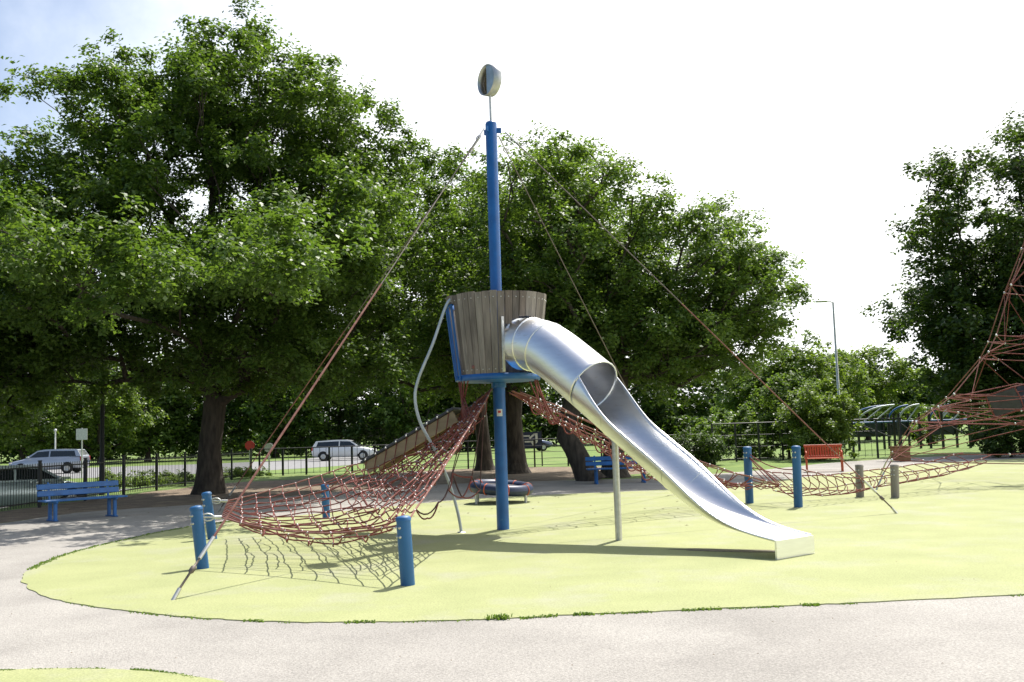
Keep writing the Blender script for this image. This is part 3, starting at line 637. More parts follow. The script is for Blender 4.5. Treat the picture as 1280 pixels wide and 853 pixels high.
# ------------------------------------------------------------------ benches
def bench(name, label, base, rz, L=2.3, m=None, style='slab', group=None):
    m = m or M['blue_bench']; o = thing(name, label, 'bench', base, group, rz, False)
    def B(nm, c, d, rot=None, bev=.008): return MB().box(c, d, rot=rot, bev=bev).build(nm, m, o)
    if style == 'slab':
        for k, y in enumerate((-.16, 0, .16)): B('seat_slat', (0, y, .45), (L, .145, .04))
        rb = Matrix.Rotation(R(-14), 3, 'X')
        for k, (y, z) in enumerate(((.27, .60), (.305, .745))): B('back_slat', (0, y, z), (L, .03, .125), rot=rb)
        for x in (-L * .36, L * .36):
            B('leg', (x, -.12, .215), (.07, .07, .43)); B('leg', (x, .2, .215), (.07, .07, .43)); B('foot', (x, .05, .015), (.09, .52, .03)); B('seat_bearer', (x, .0, .41), (.05, .46, .04)); B('back_bracket', (x, .272, .60), (.05, .02, .5), rot=rb)
    else:
        for y in (-.19, -.10, 0, .10, .19): B('seat_slat', (0, y, .45), (L, .07, .03))
        rb = Matrix.Rotation(R(-16), 3, 'X'); n = 15
        B('back_rail', (0, .24, .50), (L, .04, .06), rot=rb); B('back_rail', (0, .35, .86), (L, .04, .07), rot=rb)
        for k in range(n): B('back_slat', (-L / 2 + .06 + k * (L - .12) / (n - 1), .295, .68), (.06, .02, .34), rot=rb)
        for x in (-L / 2 + .06, L / 2 - .06):
            B('leg', (x, -.2, .22), (.05, .06, .44)); B('leg', (x, .22, .22), (.05, .06, .44)); B('seat_bearer', (x, 0, .415), (.05, .46, .04))
            ring = [Vector((x, .17 * math.cos(t), .24 + .14 * math.sin(t))) for t in np.linspace(0, 2 * math.pi, 17)]
            MB().tube(ring, .018, 6, caps=False).build('leg_hoop', m, o)
            MB().tube([(x, -.2, .44), (x, -.22, .62), (x, -.05, .68), (x, .28, .68)], .022, 6).build('armrest', m, o)
    return o
pL, pR_ = gp(62, 653), gp(140, 646)
c = (pL + pR_) / 2; bench('park_bench', 'long blue slatted park bench by the black railings', (c.x, c.y + .1, .005), math.atan2(pR_.y - pL.y, pR_.x - pL.x) * .9, L=(pR_ - pL).length * 1.28)
pL, pR_ = gp(741, 606), gp(801, 603)
c = (pL + pR_) / 2; bench('park_bench', 'blue park bench under the leaning tree behind the slide', (c.x + .1, c.y, .005), R(2), L=2.0)
c = gp(1031, 590); bench('park_bench', 'orange red ornate bench beyond the tall blue posts', (c.x, c.y, .005), R(-14), L=1.25, m=M['orange'], style='ornate')

# ------------------------------------------------------------------ round tilting seat ring
c = gp(627, 629)
sr = thing('ring_seat', 'low navy ring seat with orange bands on short steel legs', 'play ring', (c.x, c.y, RUBZ))
tilt = Matrix.Rotation(R(5), 3, 'Y') @ Matrix.Rotation(R(3), 3, 'X'); cc = Vector((c.x, c.y, .36))
MB().lathe([(.64 + .12 * math.cos(t), .125 * math.sin(t)) for t in np.linspace(0, 2 * math.pi, 13)], cc, 36, rot=tilt).build('ring', M['navy'], sr)
MB().lathe([(.001, .0), (.53, .02), (.53, .035), (.001, .015)], cc, 24, rot=tilt).build('membrane', M['black_rubber'], sr)
for a in np.linspace(0, 2 * math.pi, 9)[:-1]:
    d = Vector((math.cos(a + .25), math.sin(a + .25), 0)); MB().tube([cc + tilt @ (d * (.64 + .12 * math.cos(t)) + Vector((0, 0, .125 * math.sin(t)))) for t in np.linspace(0, 2 * math.pi, 13)], .014, 6, caps=False).build('orange_band', M['orange'], sr)
for a in np.linspace(0, 2 * math.pi, 7)[:-1]:
    x, y = c.x + .66 * math.cos(a + .5), c.y + .66 * math.sin(a + .5); MB().tube([(x, y, 0), (x, y, .27)], .032, 8).build('leg', M['steel_dull'], sr)

# ------------------------------------------------------------------ black railings on the left
rail = thing('railing_fence', 'black vertical bar railings running behind the long blue bench', 'fence', (-13.2, 33, 0))
fa, fb = Vector((-13.45, 19.5, 0)), Vector((-11.9, 44.5, 0)); FL = (fb - fa).length; fd = (fb - fa).normalized(); FA = math.atan2(fd.y, fd.x)
pr = MB().box((0, 0, .62), (.07, .07, 1.26), bev=.006); pr.box((0, 0, 1.265), (.085, .085, .03)); p0 = None
npst = 10
for i in range(npst + 1):
    q = fa + fd * (FL * i / npst)
    if p0 is None: p0 = pr.build('post', M['black_metal']); p0.parent = rail; p0.location = q - Vector(PLOC[rail.name]); p0.rotation_euler.z = FA
    else: piece(p0, 'post', rail, q, FA)
for z in (.16, 1.1):
    for i in range(npst):
        a = fa + fd * (FL * i / npst + .036); b = fa + fd * (FL * (i + 1) / npst - .036); MB().box((a + b) / 2 + Vector((0, 0, z)), ((b - a).length, .035, .035), rot=Matrix.Rotation(FA, 3, 'Z')).build('rail', M['black_metal'], rail)
b0 = None; nb = 19
for i in range(npst):
    for j in range(nb):
        q = fa + fd * (FL * (i + (j + .9) / (nb + .8)) / npst)
        if b0 is None: b0 = MB().tube([(0, 0, .06), (0, 0, 1.2)], .0085, 5).build('bar', M['black_metal']); b0.parent = rail; b0.location = q - Vector(PLOC[rail.name])
        else: piece(b0, 'bar', rail, q)
# far wire fence behind the trees
def wire_fence(label, pts, h, n, wires, bars=False):
    a, b = pts; a, b = Vector(a), Vector(b); o = thing('wire_fence', label, 'fence', (a + b) / 2); pp = None
    for i in range(n + 1):
        q = a.lerp(b, i / n)
        if pp is None: pp = MB().box((0, 0, h / 2), (.075, .075, h)).build('post', M['black_metal']); pp.parent = o; pp.location = q - Vector(PLOC[o.name])
        else: piece(pp, 'post', o, q)
    for k in range(wires):
        z = h * (.08 + .9 * k / (wires - 1)); d_ = (b - a).normalized(); nr = Vector((-d_.y, d_.x, 0)) * -.05
        MB().tube([a + nr + Vector((0, 0, z)), b + nr + Vector((0, 0, z))], .012 if k < wires - 1 else .025, 5).build('wire', M['black_metal'], o)
    if bars:
        bb = None; m_ = int((b - a).length / .28)
        for i in range(m_):
            q = a.lerp(b, (i + .5) / m_)
            if bb is None: bb = MB().tube([(0, 0, .06), (0, 0, h - .02)], .01, 4).build('bar', M['black_metal']); bb.parent = o; bb.location = q - Vector(PLOC[o.name])
            else: piece(bb, 'bar', o, q)
wire_fence('black low railing between the oak and the far lawn', ((-11.6, 44.8, 0), (-5.5, 46.0, 0)), 1.25, 6, 3, True)
wire_fence('thin black wire fence behind the tree trunks and ring seat', ((-5.3, 46.2, 0), (8.6, 45.4, 0)), 1.3, 9, 5)
wire_fence('taller black fence in front of the hedge beside the orange bench', ((8.9, 44.6, 0), (17, 43.6, 0)), 1.75, 8, 4, True)

# ------------------------------------------------------------------ arched shelters on the far lawn
def shelter(label, px0, px1, Y, sgn=1):
    a, b = at(px0, 540, Y), at(px1, 540, Y); a.z = b.z = 0; wd = (b - a).length
    o = thing('arched_shelter', label, 'shelter', (a + b) / 2, 'arched shelters on the lawn')
    for y in (0, 1.6):
        for x in (a, b): MB().box((x.x, x.y + y, 1.0), (.11, .11, 2.0)).build('post', M['black_metal'], o)
        arc = [a.lerp(b, 1.05 * (1 - math.cos(t))) + Vector((0, y, 1.5 + .98 * math.sin(t))) for t in np.linspace(0, math.pi * .5, 12)]
        MB().tube(arc, .05, 8).build('roof_arch', M['paint_grey'] if y == 0 else M['blue'], o)
        MB().tube([arc[-1], a.lerp(b, .45) + Vector((0, y, 1.6))], .035, 6).build('brace', M['paint_grey'], o)
        MB().tube([a.lerp(b, .0 if sgn > 0 else 1) + Vector((0, y, 1.5)), a.lerp(b, .9 if sgn > 0 else .1) + Vector((0, y, .7))], .04, 6).build('brace', M['black_metal'], o)
        MB().tube([a + Vector((0, y, 1.55)), b + Vector((0, y, 1.55))], .045, 6).build('beam', M['blue'], o)
    MB().box(((a.x + b.x) / 2, a.y + 1.7, 1.15), (wd, .04, .8)).build('back_panel', mat('dark_panel', (.03, .05, .055), rough=.4), o)
    MB().box(((a.x + b.x) / 2, a.y + 1.2, .45), (wd * .85, .4, .05)).build('bench_seat', M['black_metal'], o)
shelter('arched blue steel shelter on the lawn next to the shrub', 1073, 1118, 55)
shelter('smaller arched shelter half hidden behind the pyramid edge rope', 1124, 1150, 56)
shelter('arched blue shelter under the big dark tree behind the rope pyramid', 1178, 1212, 54)
c = gp(1126, 577); bo = thing('timber_box', 'small brown timber box standing on the lawn by the shelters', 'box', (c.x, c.y, 0))
for z in (.12, .3, .48): MB().box((c.x, c.y, z), (.62, .5, .165), bev=.01).build('board', M['brown_box'], bo)
MB().box((c.x, c.y, .59), (.68, .56, .04), bev=.01).build('lid', M['brown_box'], bo)

# ------------------------------------------------------------------ lamp posts and signs
def lamp_post(label, base, h, r0, r1, m, head, name='lamp_post'):
    o = thing(name, label, 'lamp post', base); b = Vector(base)
    MB().tube([b, b + Vector((0, 0, 1.2)), b + Vector((0, 0, 1.25)), b + Vector((0, 0, h))], [r0 * 1.3, r0 * 1.3, r0, r1], 10).build('column', m, o)
    if head:
        MB().tube([b + Vector((0, 0, h - .05)), b + Vector((-.15, 0, h + .05)), b + Vector((-.4, 0, h + .08))], .035, 8).build('arm', m, o)
        hd = MB(); hd.box(b + Vector((-.72, 0, h + .08)), (.75, .3, .13), bev=.04); hd.build('lantern', M['steel_dull'], o)
    else: MB().lathe([(.001, .18), (.1, .14), (.12, .0), (.06, -.04)], b + Vector((0, 0, h)), 12).build('lantern', m, o)
q = at(1050, 520, 62); t = at(1041, 378, 62); lamp_post('tall grey street lamp rising over the shrubs', (q.x, q.y, 0), t.z, .1, .06, M['steel_dull'], True)
q = gp(117, 620); lamp_post('slim black lamp column beside the railings', (q.x + .1, q.y + .4, 0), 4.6, .07, .06, M['black_metal'], False)
q = at(69, 560, 75); lamp_post('thin pale pole beside the far road', (q.x, q.y, 0), 2.8, .06, .05, M['white'], False, 'pole')
def road_sign(name, label, px_, py_, Y, r_, m, n=8, h_lo=0.0, back=False):
    p = at(px_, py_, Y); o = thing(name, label, 'sign', (p.x, p.y, 0))
    MB().tube([(p.x, p.y + .05, 0), (p.x, p.y + .05, p.z + r_ * .8)], .04, 8).build('pole', M['steel_dull'], o)
    rot = Matrix.Rotation(R(90), 3, 'X') @ Matrix.Rotation(math.pi / n, 3, 'Z'); f = MB(); vs = []
    for y in (0, .03): vs += [Vector((p.x, p.y + y, p.z)) + rot @ Vector((r_ * math.cos(2 * math.pi * i / n), r_ * math.sin(2 * math.pi * i / n), 0)) for i in range(n)]
    f.add(vs, [tuple(range(n)), tuple(range(2 * n - 1, n - 1, -1))] + [(i, i + n, (i + 1) % n + n, (i + 1) % n) for i in range(n)]); plate_ = f.build('plate', m, o)
    return o, p, plate_
o, p, pl_ = road_sign('stop_sign', 'small red octagonal stop sign on a post near the oak', 312, 557, 50, .25, M['red'])
cu = bpy.data.curves.new('lettering', 'FONT'); cu.body = 'STOP'; cu.size = .17; cu.align_x = 'CENTER'; cu.align_y = 'CENTER'
to = bpy.data.objects.new('lettering', cu); COL.objects.link(to); dg = bpy.context.evaluated_depsgraph_get(); me = bpy.data.meshes.new_from_object(to.evaluated_get(dg)); bpy.data.objects.remove(to)
me.materials.append(M['white']); lt = bpy.data.objects.new('lettering', me); COL.objects.link(lt); lt.parent = pl_; lt.rotation_euler = (R(90), 0, 0); lt.location = Vector((p.x, p.y - .006, p.z)) - Vector(PLOC[o.name])
pl_w = lt
road_sign('road_sign', 'round grey back of a road sign beside the stop sign', 336, 560, 47, .22, M['steel_dull'], 20)
road_sign('road_sign', 'grey square sign back on a post beside the parked cars', 102, 543, 50, .4, M['steel_dull'], 4)
# banner on far fence
c = at(664, 556, 46.4); bn = thing('banner', 'navy and white banner sign on the far fence', 'banner', (c.x, c.y, 0))
MB().box((c.x, c.y + .3, 1.25), (1.0, .03, .75)).build('sheet', M['navy'], bn)
for pts in ([(-.35, .22), (-.05, .22), (-.05, .15), (-.35, .15)], [(-.1, .1), (.15, .3), (.22, .25), (-.03, .04)], [(.15, .3), (.32, .3), (.32, -.1), (.22, -.2), (.2, .2)], [(-.3, -.05), (.1, -.05), (.2, -.28), (.08, -.28), (.0, -.12), (-.3, -.12)]):
    b = MB(); b.add([(c.x + x, c.y + .278, 1.25 + z) for x, z in pts], [tuple(range(len(pts)))]); b.build('print', M['white'], bn)
for x in (-.5, .5): MB().box((c.x + x, c.y + .36, .85), (.06, .06, 1.7)).build('pole', M['black_metal'], bn)

# ------------------------------------------------------------------ cars
def car(label, loc, rz, paint, estate=False, Lc=4.3, H=1.47, W=1.74):
    o = thing('parked_car', label, 'car', loc, 'cars parked beyond the fences', rz, False); hl = Lc / 2
    if estate: st_ = [(-hl, .55, .95), (-hl + .08, .34, 1.0), (-hl * .5, .26, 1.0), (0, .24, .98), (hl * .42, .24, .96), (hl * .55, .24, .93), (hl * .85, .26, .80), (hl - .06, .34, .68), (hl, .42, .58)]; cab = [(-hl + .06, 1.0), (-hl + .30, H - .06), (-hl * .3, H), (hl * .05, H - .01), (hl * .22, H - .07), (hl * .54, .95)]
    else: st_ = [(-hl, .5, .92), (-hl + .08, .32, .98), (-hl * .5, .25, .98), (0, .23, .97), (hl * .42, .23, .95), (hl * .58, .24, .92), (hl * .85, .26, .78), (hl - .06, .34, .66), (hl, .42, .58)]; cab = [(-hl + .12, .97), (-hl + .62, H - .07), (-hl * .22, H), (hl * .08, H - .02), (hl * .22, H - .08), (hl * .56, .94)]
    b = MB(); vs = []; n = 10
    for x, z0, z1 in st_:
        hw_ = W / 2 * (1 - .16 * (abs(x) / hl) ** 4)
        vs += [(x, -hw_ * .86, z0), (x, -hw_ * .98, z0 + .1), (x, -hw_, (z0 + z1) / 2), (x, -hw_ * .96, z1 - .06), (x, -hw_ * .84, z1), (x, hw_ * .84, z1), (x, hw_ * .96, z1 - .06), (x, hw_, (z0 + z1) / 2), (x, hw_ * .98, z0 + .1), (x, hw_ * .86, z0)]
    fs = [(i * n + j, i * n + (j + 1) % n, (i + 1) * n + (j + 1) % n, (i + 1) * n + j) for i in range(len(st_) - 1) for j in range(n)] + [tuple(range(n)), tuple(range(len(st_) * n - 1, (len(st_) - 1) * n - 1, -1))]
    body = b.add(vs, fs, True).build('body', paint, o)
    # cabin shell
    b = MB(); vs = []; k = len(cab)
    def cw(z): return W / 2 * (.86 - .20 * max(0, (z - .95)) / (H - .95))
    for sg in (-1, 1): vs += [(x, sg * cw(z), z) for x, z in cab]
    fs = [(i, i + 1, k + i + 1, k + i) for i in range(k - 1)] + [tuple(range(k)), tuple(range(2 * k - 1, k - 1, -1))]
    cabin = b.add(vs, fs).build('cabin', paint, o)
    def pane(nm, pts, off):
        b_ = MB(); b_.add([Vector(p_) + Vector(off) for p_ in pts], [tuple(range(len(pts)))]); return b_.build(nm, M['glass'], o)
    for sg in (-1, 1):
        def sp_(x, z): return (x, sg * (cw(z) + .006), z)
        x0, x1 = cab[0][0], cab[-1][0]
        pane('window', [sp_(x0 + .28, 1.02), sp_(-.12 * hl - .04, 1.02), sp_(-.12 * hl - .04, H - .10), sp_(cab[1][0] + .16, H - .13)], (0, 0, 0))
        pane('window', [sp_(-.12 * hl + .04, 1.02), sp_(x1 - .26, 1.0), sp_(cab[4][0] - .02, H - .14), sp_(-.12 * hl + .04, H - .10)], (0, 0, 0))
        MB().box((x1 - .25, sg * (W / 2 + .03), 1.02), (.12, .18, .11), bev=.03).build('mirror', paint, o)
        for xw in (-hl * .62, hl * .62):
            rw = Matrix.Rotation(R(90), 3, 'X'); wy = sg * (W / 2 - .09)
            ty = MB().lathe([(.19, -.1), (.28, -.11), (.315, -.07), (.315, .07), (.28, .11), (.19, .1)], (xw, wy, .315), 22, rot=rw).build('tyre', M['tyre'], o)
            MB().lathe([(.001, .07 * -sg), (.12, .085 * -sg), (.2, .1 * -sg), (.2, .06 * -sg), (.001, .05 * -sg)], (xw, wy, .315), 14, rot=rw).build('rim', M['steel_dull'], ty)
            arc = [(xw + .38 * math.cos(t), sg * (W / 2 + .002 - .16 * W / 2 * (abs(xw) / hl) ** 4), .315 + .38 * math.sin(t)) for t in np.linspace(-.1, math.pi + .1, 11)]
            MB().add(arc + [(xw, arc[0][1], .25)], [tuple(range(12))]).build('wheel_arch', M['tyre'], o)
        MB().box((hl - .14, sg * W * .34, .68), (.2, .32, .13), bev=.04).build('headlight', M['lamp'], o)
        MB().box((-hl + .05, sg * W * .39, .86), (.1, .16, .28), bev=.03).build('tail_light', M['tail'], o)
    z4, z5 = cab[4], cab[5]
    wn = Vector((z5[1] - z4[1], 0, -(z5[0] - z4[0]))).normalized() * -.008
    pane('windscreen', [(z5[0] - .06, -cw(1) * .93, z5[1] + .04), (z5[0] - .06, cw(1) * .93, z5[1] + .04), (z4[0] + .05, cw(z4[1]) * .93, z4[1] - .03), (z4[0] + .05, -cw(z4[1]) * .93, z4[1] - .03)], wn)
    r0_, r1_ = cab[0], cab[1]; wn = Vector((-(r1_[1] - r0_[1]), 0, (r1_[0] - r0_[0]))).normalized() * .008
    pane('rear_window', [(r0_[0] + .04, cw(1) * .9, r0_[1] + .06), (r0_[0] + .04, -cw(1) * .9, r0_[1] + .06), (r1_[0] - .03, -cw(H) * .9, r1_[1] - .04), (r1_[0] - .03, cw(H) * .9, r1_[1] - .04)], wn)
    MB().box((hl - .02, 0, .45), (.08, W * .8, .16), bev=.03).build('front_bumper', paint, o)
    MB().box((hl + .026, 0, .47), (.012, .52, .11)).build('number_plate', M['white'], o)
    return o
q = at(36, 610, 30.5); car('pale green silver hatchback parked behind the black railings', (q.x - .35, 30.5, -.344), R(42), car_paint('silver_green', (.5, .58, .55)), H=1.46)
q = at(62, 580, 60); car('silver estate car on the road behind the hatchback', (q.x, 60, .006), R(184), car_paint('silver', (.42, .46, .52)), True)
q = at(428, 565, 70); car('white car parked beyond the oak trunk', (q.x, 71, .006), R(0), car_paint('white_car', (.74, .75, .76), 0), True, 4.5)
q = at(657, 560, 82); car('dark blue car far behind the mast', (q.x, 82, 0), R(10), car_paint('dark_blue', (.03, .05, .11)))

# ------------------------------------------------------------------ trees
def leaves_mesh(name, C, L, W, m, rng, up=.55, out=None, parent=None):
    n = len(C); N = rng.normal(size=(n, 3)); N /= np.linalg.norm(N, axis=1)[:, None]; N[:, 2] = np.abs(N[:, 2]); N = N * .8 + np.array([0, 0, up])
    if out is not None: N = N + out * .45
    N /= np.linalg.norm(N, axis=1)[:, None]
    T = rng.normal(size=(n, 3)); T -= N * (T * N).sum(1)[:, None]; T /= np.linalg.norm(T, axis=1)[:, None]; Bv = np.cross(N, T)
    l = (L * rng.uniform(.7, 1.3, n))[:, None]; w_ = (W * rng.uniform(.7, 1.3, n))[:, None]
    V = np.empty((n, 4, 3)); V[:, 0] = C - T * l * .5; V[:, 1] = C + Bv * w_ * .5 + T * l * .1 + N * w_ * .12; V[:, 2] = C + T * l * .5 - N * l * .1; V[:, 3] = C - Bv * w_ * .5 + T * l * .1 + N * w_ * .12
    me = bpy.data.meshes.new(name); me.vertices.add(4 * n); me.vertices.foreach_set('co', V.astype(np.float32).ravel()); me.loops.add(4 * n); me.polygons.add(n)
    me.loops.foreach_set('vertex_index', np.arange(4 * n, dtype=np.int32)); me.polygons.foreach_set('loop_start', np.arange(0, 4 * n, 4, dtype=np.int32))
    me.update(calc_edges=True); me.validate(); a = me.attributes.new('tint', 'FLOAT', 'FACE'); a.data.foreach_set('value', np.clip(rng.normal(.5, .27, n), 0, 1).astype(np.float32))
    me.materials.append(m); o = bpy.data.objects.new(name, me); COL.objects.link(o)
    if parent is not None: o.parent = parent; o.matrix_parent_inverse = Matrix.Translation(-Vector(PLOC[parent.name]))
    return o
def tree(name, label, base, ells, r_tr, h_fork, nclump, nleaf, lsize, m, seed, clump=.85, lead=.35, bend=(0, 0), group=None, trunk_pts=None, shell=.42, cat='tree', flatc=.72):
    g = np.random.default_rng(seed); o = thing(name, label, cat, (base[0], base[1], 0), group); base = np.array([base[0], base[1], 0.0])
    E_ = np.array(ells, float); vol = (E_[:, 3] * E_[:, 4] * E_[:, 5]) ** (2 / 3); pr_ = vol / vol.sum(); C = []; tries = 0; md = clump * .8
    while len(C) < nclump and tries < nclump * 30:
        tries += 1; e = E_[g.choice(len(E_), p=pr_)]; d = g.normal(size=3); d /= np.linalg.norm(d); p = e[:3] + d * e[3:] * g.random() ** shell * g.uniform(.88, 1.04)
        if p[2] < 1.2 * (h_fork > .8): continue
        if C and np.min(np.linalg.norm(np.array(C) - p, axis=1)) < md * g.uniform(.6, 1.1): continue
        C.append(p)
    C = np.array(C); ctr = E_[0, :3]; ztop = ctr[2] + lead * E_[0, 5]
    if trunk_pts is None:
        k = 9; trunk_pts = [(base[0] + bend[0] * (i / k) ** 1.3 + (g.normal() * .07 if i > 1 else 0) + (ctr[0] - base[0]) * (i / k) ** 2 * .7, base[1] + bend[1] * (i / k) + (g.normal() * .07 if i > 1 else 0) + (ctr[1] - base[1]) * (i / k) ** 2 * .7, ztop * i / k) for i in range(k + 1)]
    P = [np.array(p, float) for p in trunk_pts]; par = [-1] + list(range(len(P) - 1)); chains = [list(range(len(P)))]
    fork = min(range(len(P)), key=lambda i: abs(P[i][2] - h_fork)); f0 = P[fork]
    order = np.argsort(np.linalg.norm(C - f0, axis=1)); cnt_ok = {i: (i >= fork) for i in range(len(P))}; dist = [np.linalg.norm(p - f0) for p in P]; okn = list(range(fork, len(P))); tips = []
    for ci in order:
        p = C[ci]; arr = np.array([P[i] for i in okn]); dd = np.linalg.norm(arr - p, axis=1); dist_arr = np.array([dist[i] for i in okn]); pen = np.where(arr[:, 2] > p[2] + .4, 1.2, 0) + np.where(dist_arr > np.linalg.norm(p - f0), 3, 0)
        j = okn[int(np.argmin(dd + .12 * dist_arr + pen))]; a = P[j]; D = np.linalg.norm(p - a); st_ = max(2, int(D / .75)); mid_ = a + (p - a) * .5 + np.array([0, 0, .14 * D]) + g.normal(size=3) * .09 * D; ch = [j]
        for s_ in range(1, st_ + 1):
            t = s_ / st_; q_ = (1 - t) ** 2 * a + 2 * t * (1 - t) * mid_ + t * t * p; P.append(q_); par.append(ch[-1]); i = len(P) - 1; dist.append(dist[ch[-1]] + D / st_); okn.append(i); ch.append(i)
        chains.append(ch); tips.append(ch[-1])
    cnt = np.zeros(len(P)); cnt[tips] = 1; cnt[len(trunk_pts) - 1] += 1
    for i in range(len(P) - 1, 0, -1): cnt[par[i]] += cnt[i]
    rad_ = np.maximum(.012, r_tr * (cnt / cnt[0]) ** .52)
    b = MB()
    for ci, ch in enumerate(chains):
        rs_ = [rad_[i] for i in ch]
        if ci: rs_[0] = min(rad_[ch[0]], rad_[ch[1]] * 1.15)
        else: rs_[0] = r_tr * 1.35; rs_[1] = r_tr * 1.0 if P[ch[1]][2] > .6 else rs_[1] * 1.1
        b.tube([P[i] for i in ch], rs_, 10 if ci == 0 else (6 if rad_[ch[1]] > .05 else 4), caps=False)
    if trunk_pts is not None:
        pb = P[0]; b.tube([pb - np.array([0, 0, .05]), pb + (P[1] - pb) * .18, pb + (P[1] - pb) * .5], [r_tr * 1.75, r_tr * 1.38, r_tr * 1.12], 10, caps=False)
    b.build('trunk', M['bark'], o)
    # leaves: each clump has several twig sprays
    nc = len(C); per = nleaf // nc; sub = 7; idx = np.repeat(np.arange(nc), sub); sz = clump * g.uniform(.7, 1.25, nc)
    SCn = C[idx] + g.normal(size=(nc * sub, 3)) * (sz[idx] * .46)[:, None] * np.array([1, 1, flatc]); ssz = g.uniform(.13, .26, nc * sub) * clump
    k = max(1, per // sub); li = np.repeat(np.arange(nc * sub), k); LC = SCn[li] + g.normal(size=(len(li), 3)) * ssz[li][:, None] * np.array([1, 1, .8]); LC[:, 2] = np.maximum(LC[:, 2], .08)
    outv = LC - C[idx[li]]; outv /= np.linalg.norm(outv, axis=1)[:, None] + 1e-6
    leaves_mesh('crown', LC, lsize, lsize * .62, m, g, out=outv, parent=o); return o
# big oak on the left
B_ = gp(262, 617)
lobes = [(.2, 0, 9.8, 5.9, 5.6, 5.5), (-2.7, -.5, 11.6, 2.8, 3.2, 2.7), (3.5, 0, 11.2, 3.2, 3.4, 2.9), (.3, -1, 12.6, 3.4, 3.2, 2.4), (4.6, .5, 8.4, 3.5, 3.8, 4.0), (-3.8, -.5, 7.6, 3.0, 3.6, 3.8), (4.8, -4.6, 7.4, 2.2, 2.2, 1.9), (3.0, -1.5, 4.0, 4.4, 3.4, 1.0), (-3.6, -2, 4.1, 3.4, 3.4, 1.0), (1.0, -1.0, 5.4, 5.0, 4.0, 2.2),
         (-3.2, -4.0, 8.8, 2.0, 2.0, 1.7), (1.6, -4.8, 6.2, 2.2, 2.0, 1.3), (-4.4, -5.2, 5.6, 2.0, 1.9, 1.1), (3.9, -7.4, 6.2, 1.9, 1.8, 1.2), (-2.0, -7.6, 5.8, 2.1, 1.8, 1.1), (4.3, -10.3, 5.7, 1.6, 1.5, .9), (1.4, -10.6, 5.4, 1.8, 1.6, .9), (-1.4, -10.8, 6.2, 1.7, 1.6, .9), (-4.2, -8.8, 6.6, 1.8, 1.6, 1.0)]
tree('oak_tree', 'big spreading oak with dark trunk standing between railings and tarmac path', (B_.x, B_.y), [(B_.x + a, B_.y + b, c_, d, e, f) for a, b, c_, d, e, f in lobes], .37, 2.6, 600, 290000, .145, M['oak'], 11, clump=.86, lead=.45)
tree('oak_tree', 'oak whose low crown overhangs the parked cars, left of the big oak', (-17.9, 31.5), [(-17.4, 31.5, 6.4, 4.2, 4.6, 4.2), (-15.5, 28, 5.2, 3, 3, 2.2)], .34, 2.4, 170, 80000, .17, M['oak_b'], 12, clump=.95)
# trees behind the mast
B_ = gp(606, 588)
tree('oak_tree', 'tall tree filling the gap between the big oak and the mast', (B_.x, B_.y), [(B_.x - 3.0, B_.y, 9.5, 4.8, 4.5, 5.6), (B_.x - 6.2, B_.y, 7.2, 3.2, 3.5, 4.4), (B_.x - 1, B_.y - 1, 5.6, 4.2, 3.6, 2.6)], .30, 3.0, 215, 90000, .175, M['oak'], 13, clump=1.0)
B_ = gp(643, 592)
tree('oak_tree', 'thick trunked tree standing right behind the blue mast', (B_.x, B_.y), [(B_.x + 1.2, B_.y, 8.2, 4.6, 4.2, 5.0), (B_.x - .5, B_.y - 1.5, 5.6, 4.2, 3.2, 2.4)], .42, 2.4, 200, 82000, .155, M['oak_b'], 14, clump=.95)
B_ = gp(735, 601)
tp = [tuple(gp(737, 601)), tuple(at(727, 580, B_.y)), tuple(at(717, 560, B_.y)), tuple(at(708, 547, B_.y)), tuple(at(712, 520, B_.y + .3)), tuple(at(722, 480, B_.y + .4)), tuple(at(726, 420, B_.y + .6)), tuple(at(724, 350, B_.y + .6)), tuple(at(722, 290, B_.y + .6))]
tree('oak_tree', 'leaning trunk tree bending over the soil beside the blue bench', (B_.x, B_.y), [(B_.x - .4, B_.y + .6, 8.2, 3.4, 3.6, 3.7), (B_.x - 1.6, B_.y, 5.4, 3.2, 3.0, 2.0)], .33, 1.8, 155, 62000, .14, M['oak_b'], 15, clump=.85, trunk_pts=tp)
B_ = gp(766, 600)
tree('oak_tree', 'wide spreading tree behind the blue bench, limbs reaching past the slide', (B_.x + .2, B_.y + 1.5), [(B_.x + 2.0, B_.y + 1.2, 6.4, 4.3, 4.2, 3.5), (B_.x + 4.5, B_.y + 1.0, 6.0, 2.2, 2.8, 2.5), (B_.x + 1.6, B_.y + .4, 4.6, 4.4, 3.4, 1.8)], .36, 2.4, 260, 96000, .135, M['oak_b'], 16, clump=.74, shell=.5)
# right hand tree
tree('lime_tree', 'tall dense dark tree behind the rope pyramid', (24.2, 45.5), [(24.2, 45.5, 9.2, 6.0, 5.6, 6.4), (21.2, 45, 5.8, 3.6, 4, 4.2), (27.5, 45.5, 8, 5, 5, 6.5), (23, 44, 4.2, 5, 4, 2.8)], .45, 2.0, 320, 130000, .22, M['dark_leaf'], 17, clump=1.15, lead=.5)
tree('lime_tree', 'dark tree at the edge of the lawn, right of the tall dense one', (33, 50), [(33, 50, 8, 6, 5, 6.5)], .4, 2.0, 120, 26000, .28, M['dark_leaf'], 18, clump=1.3)
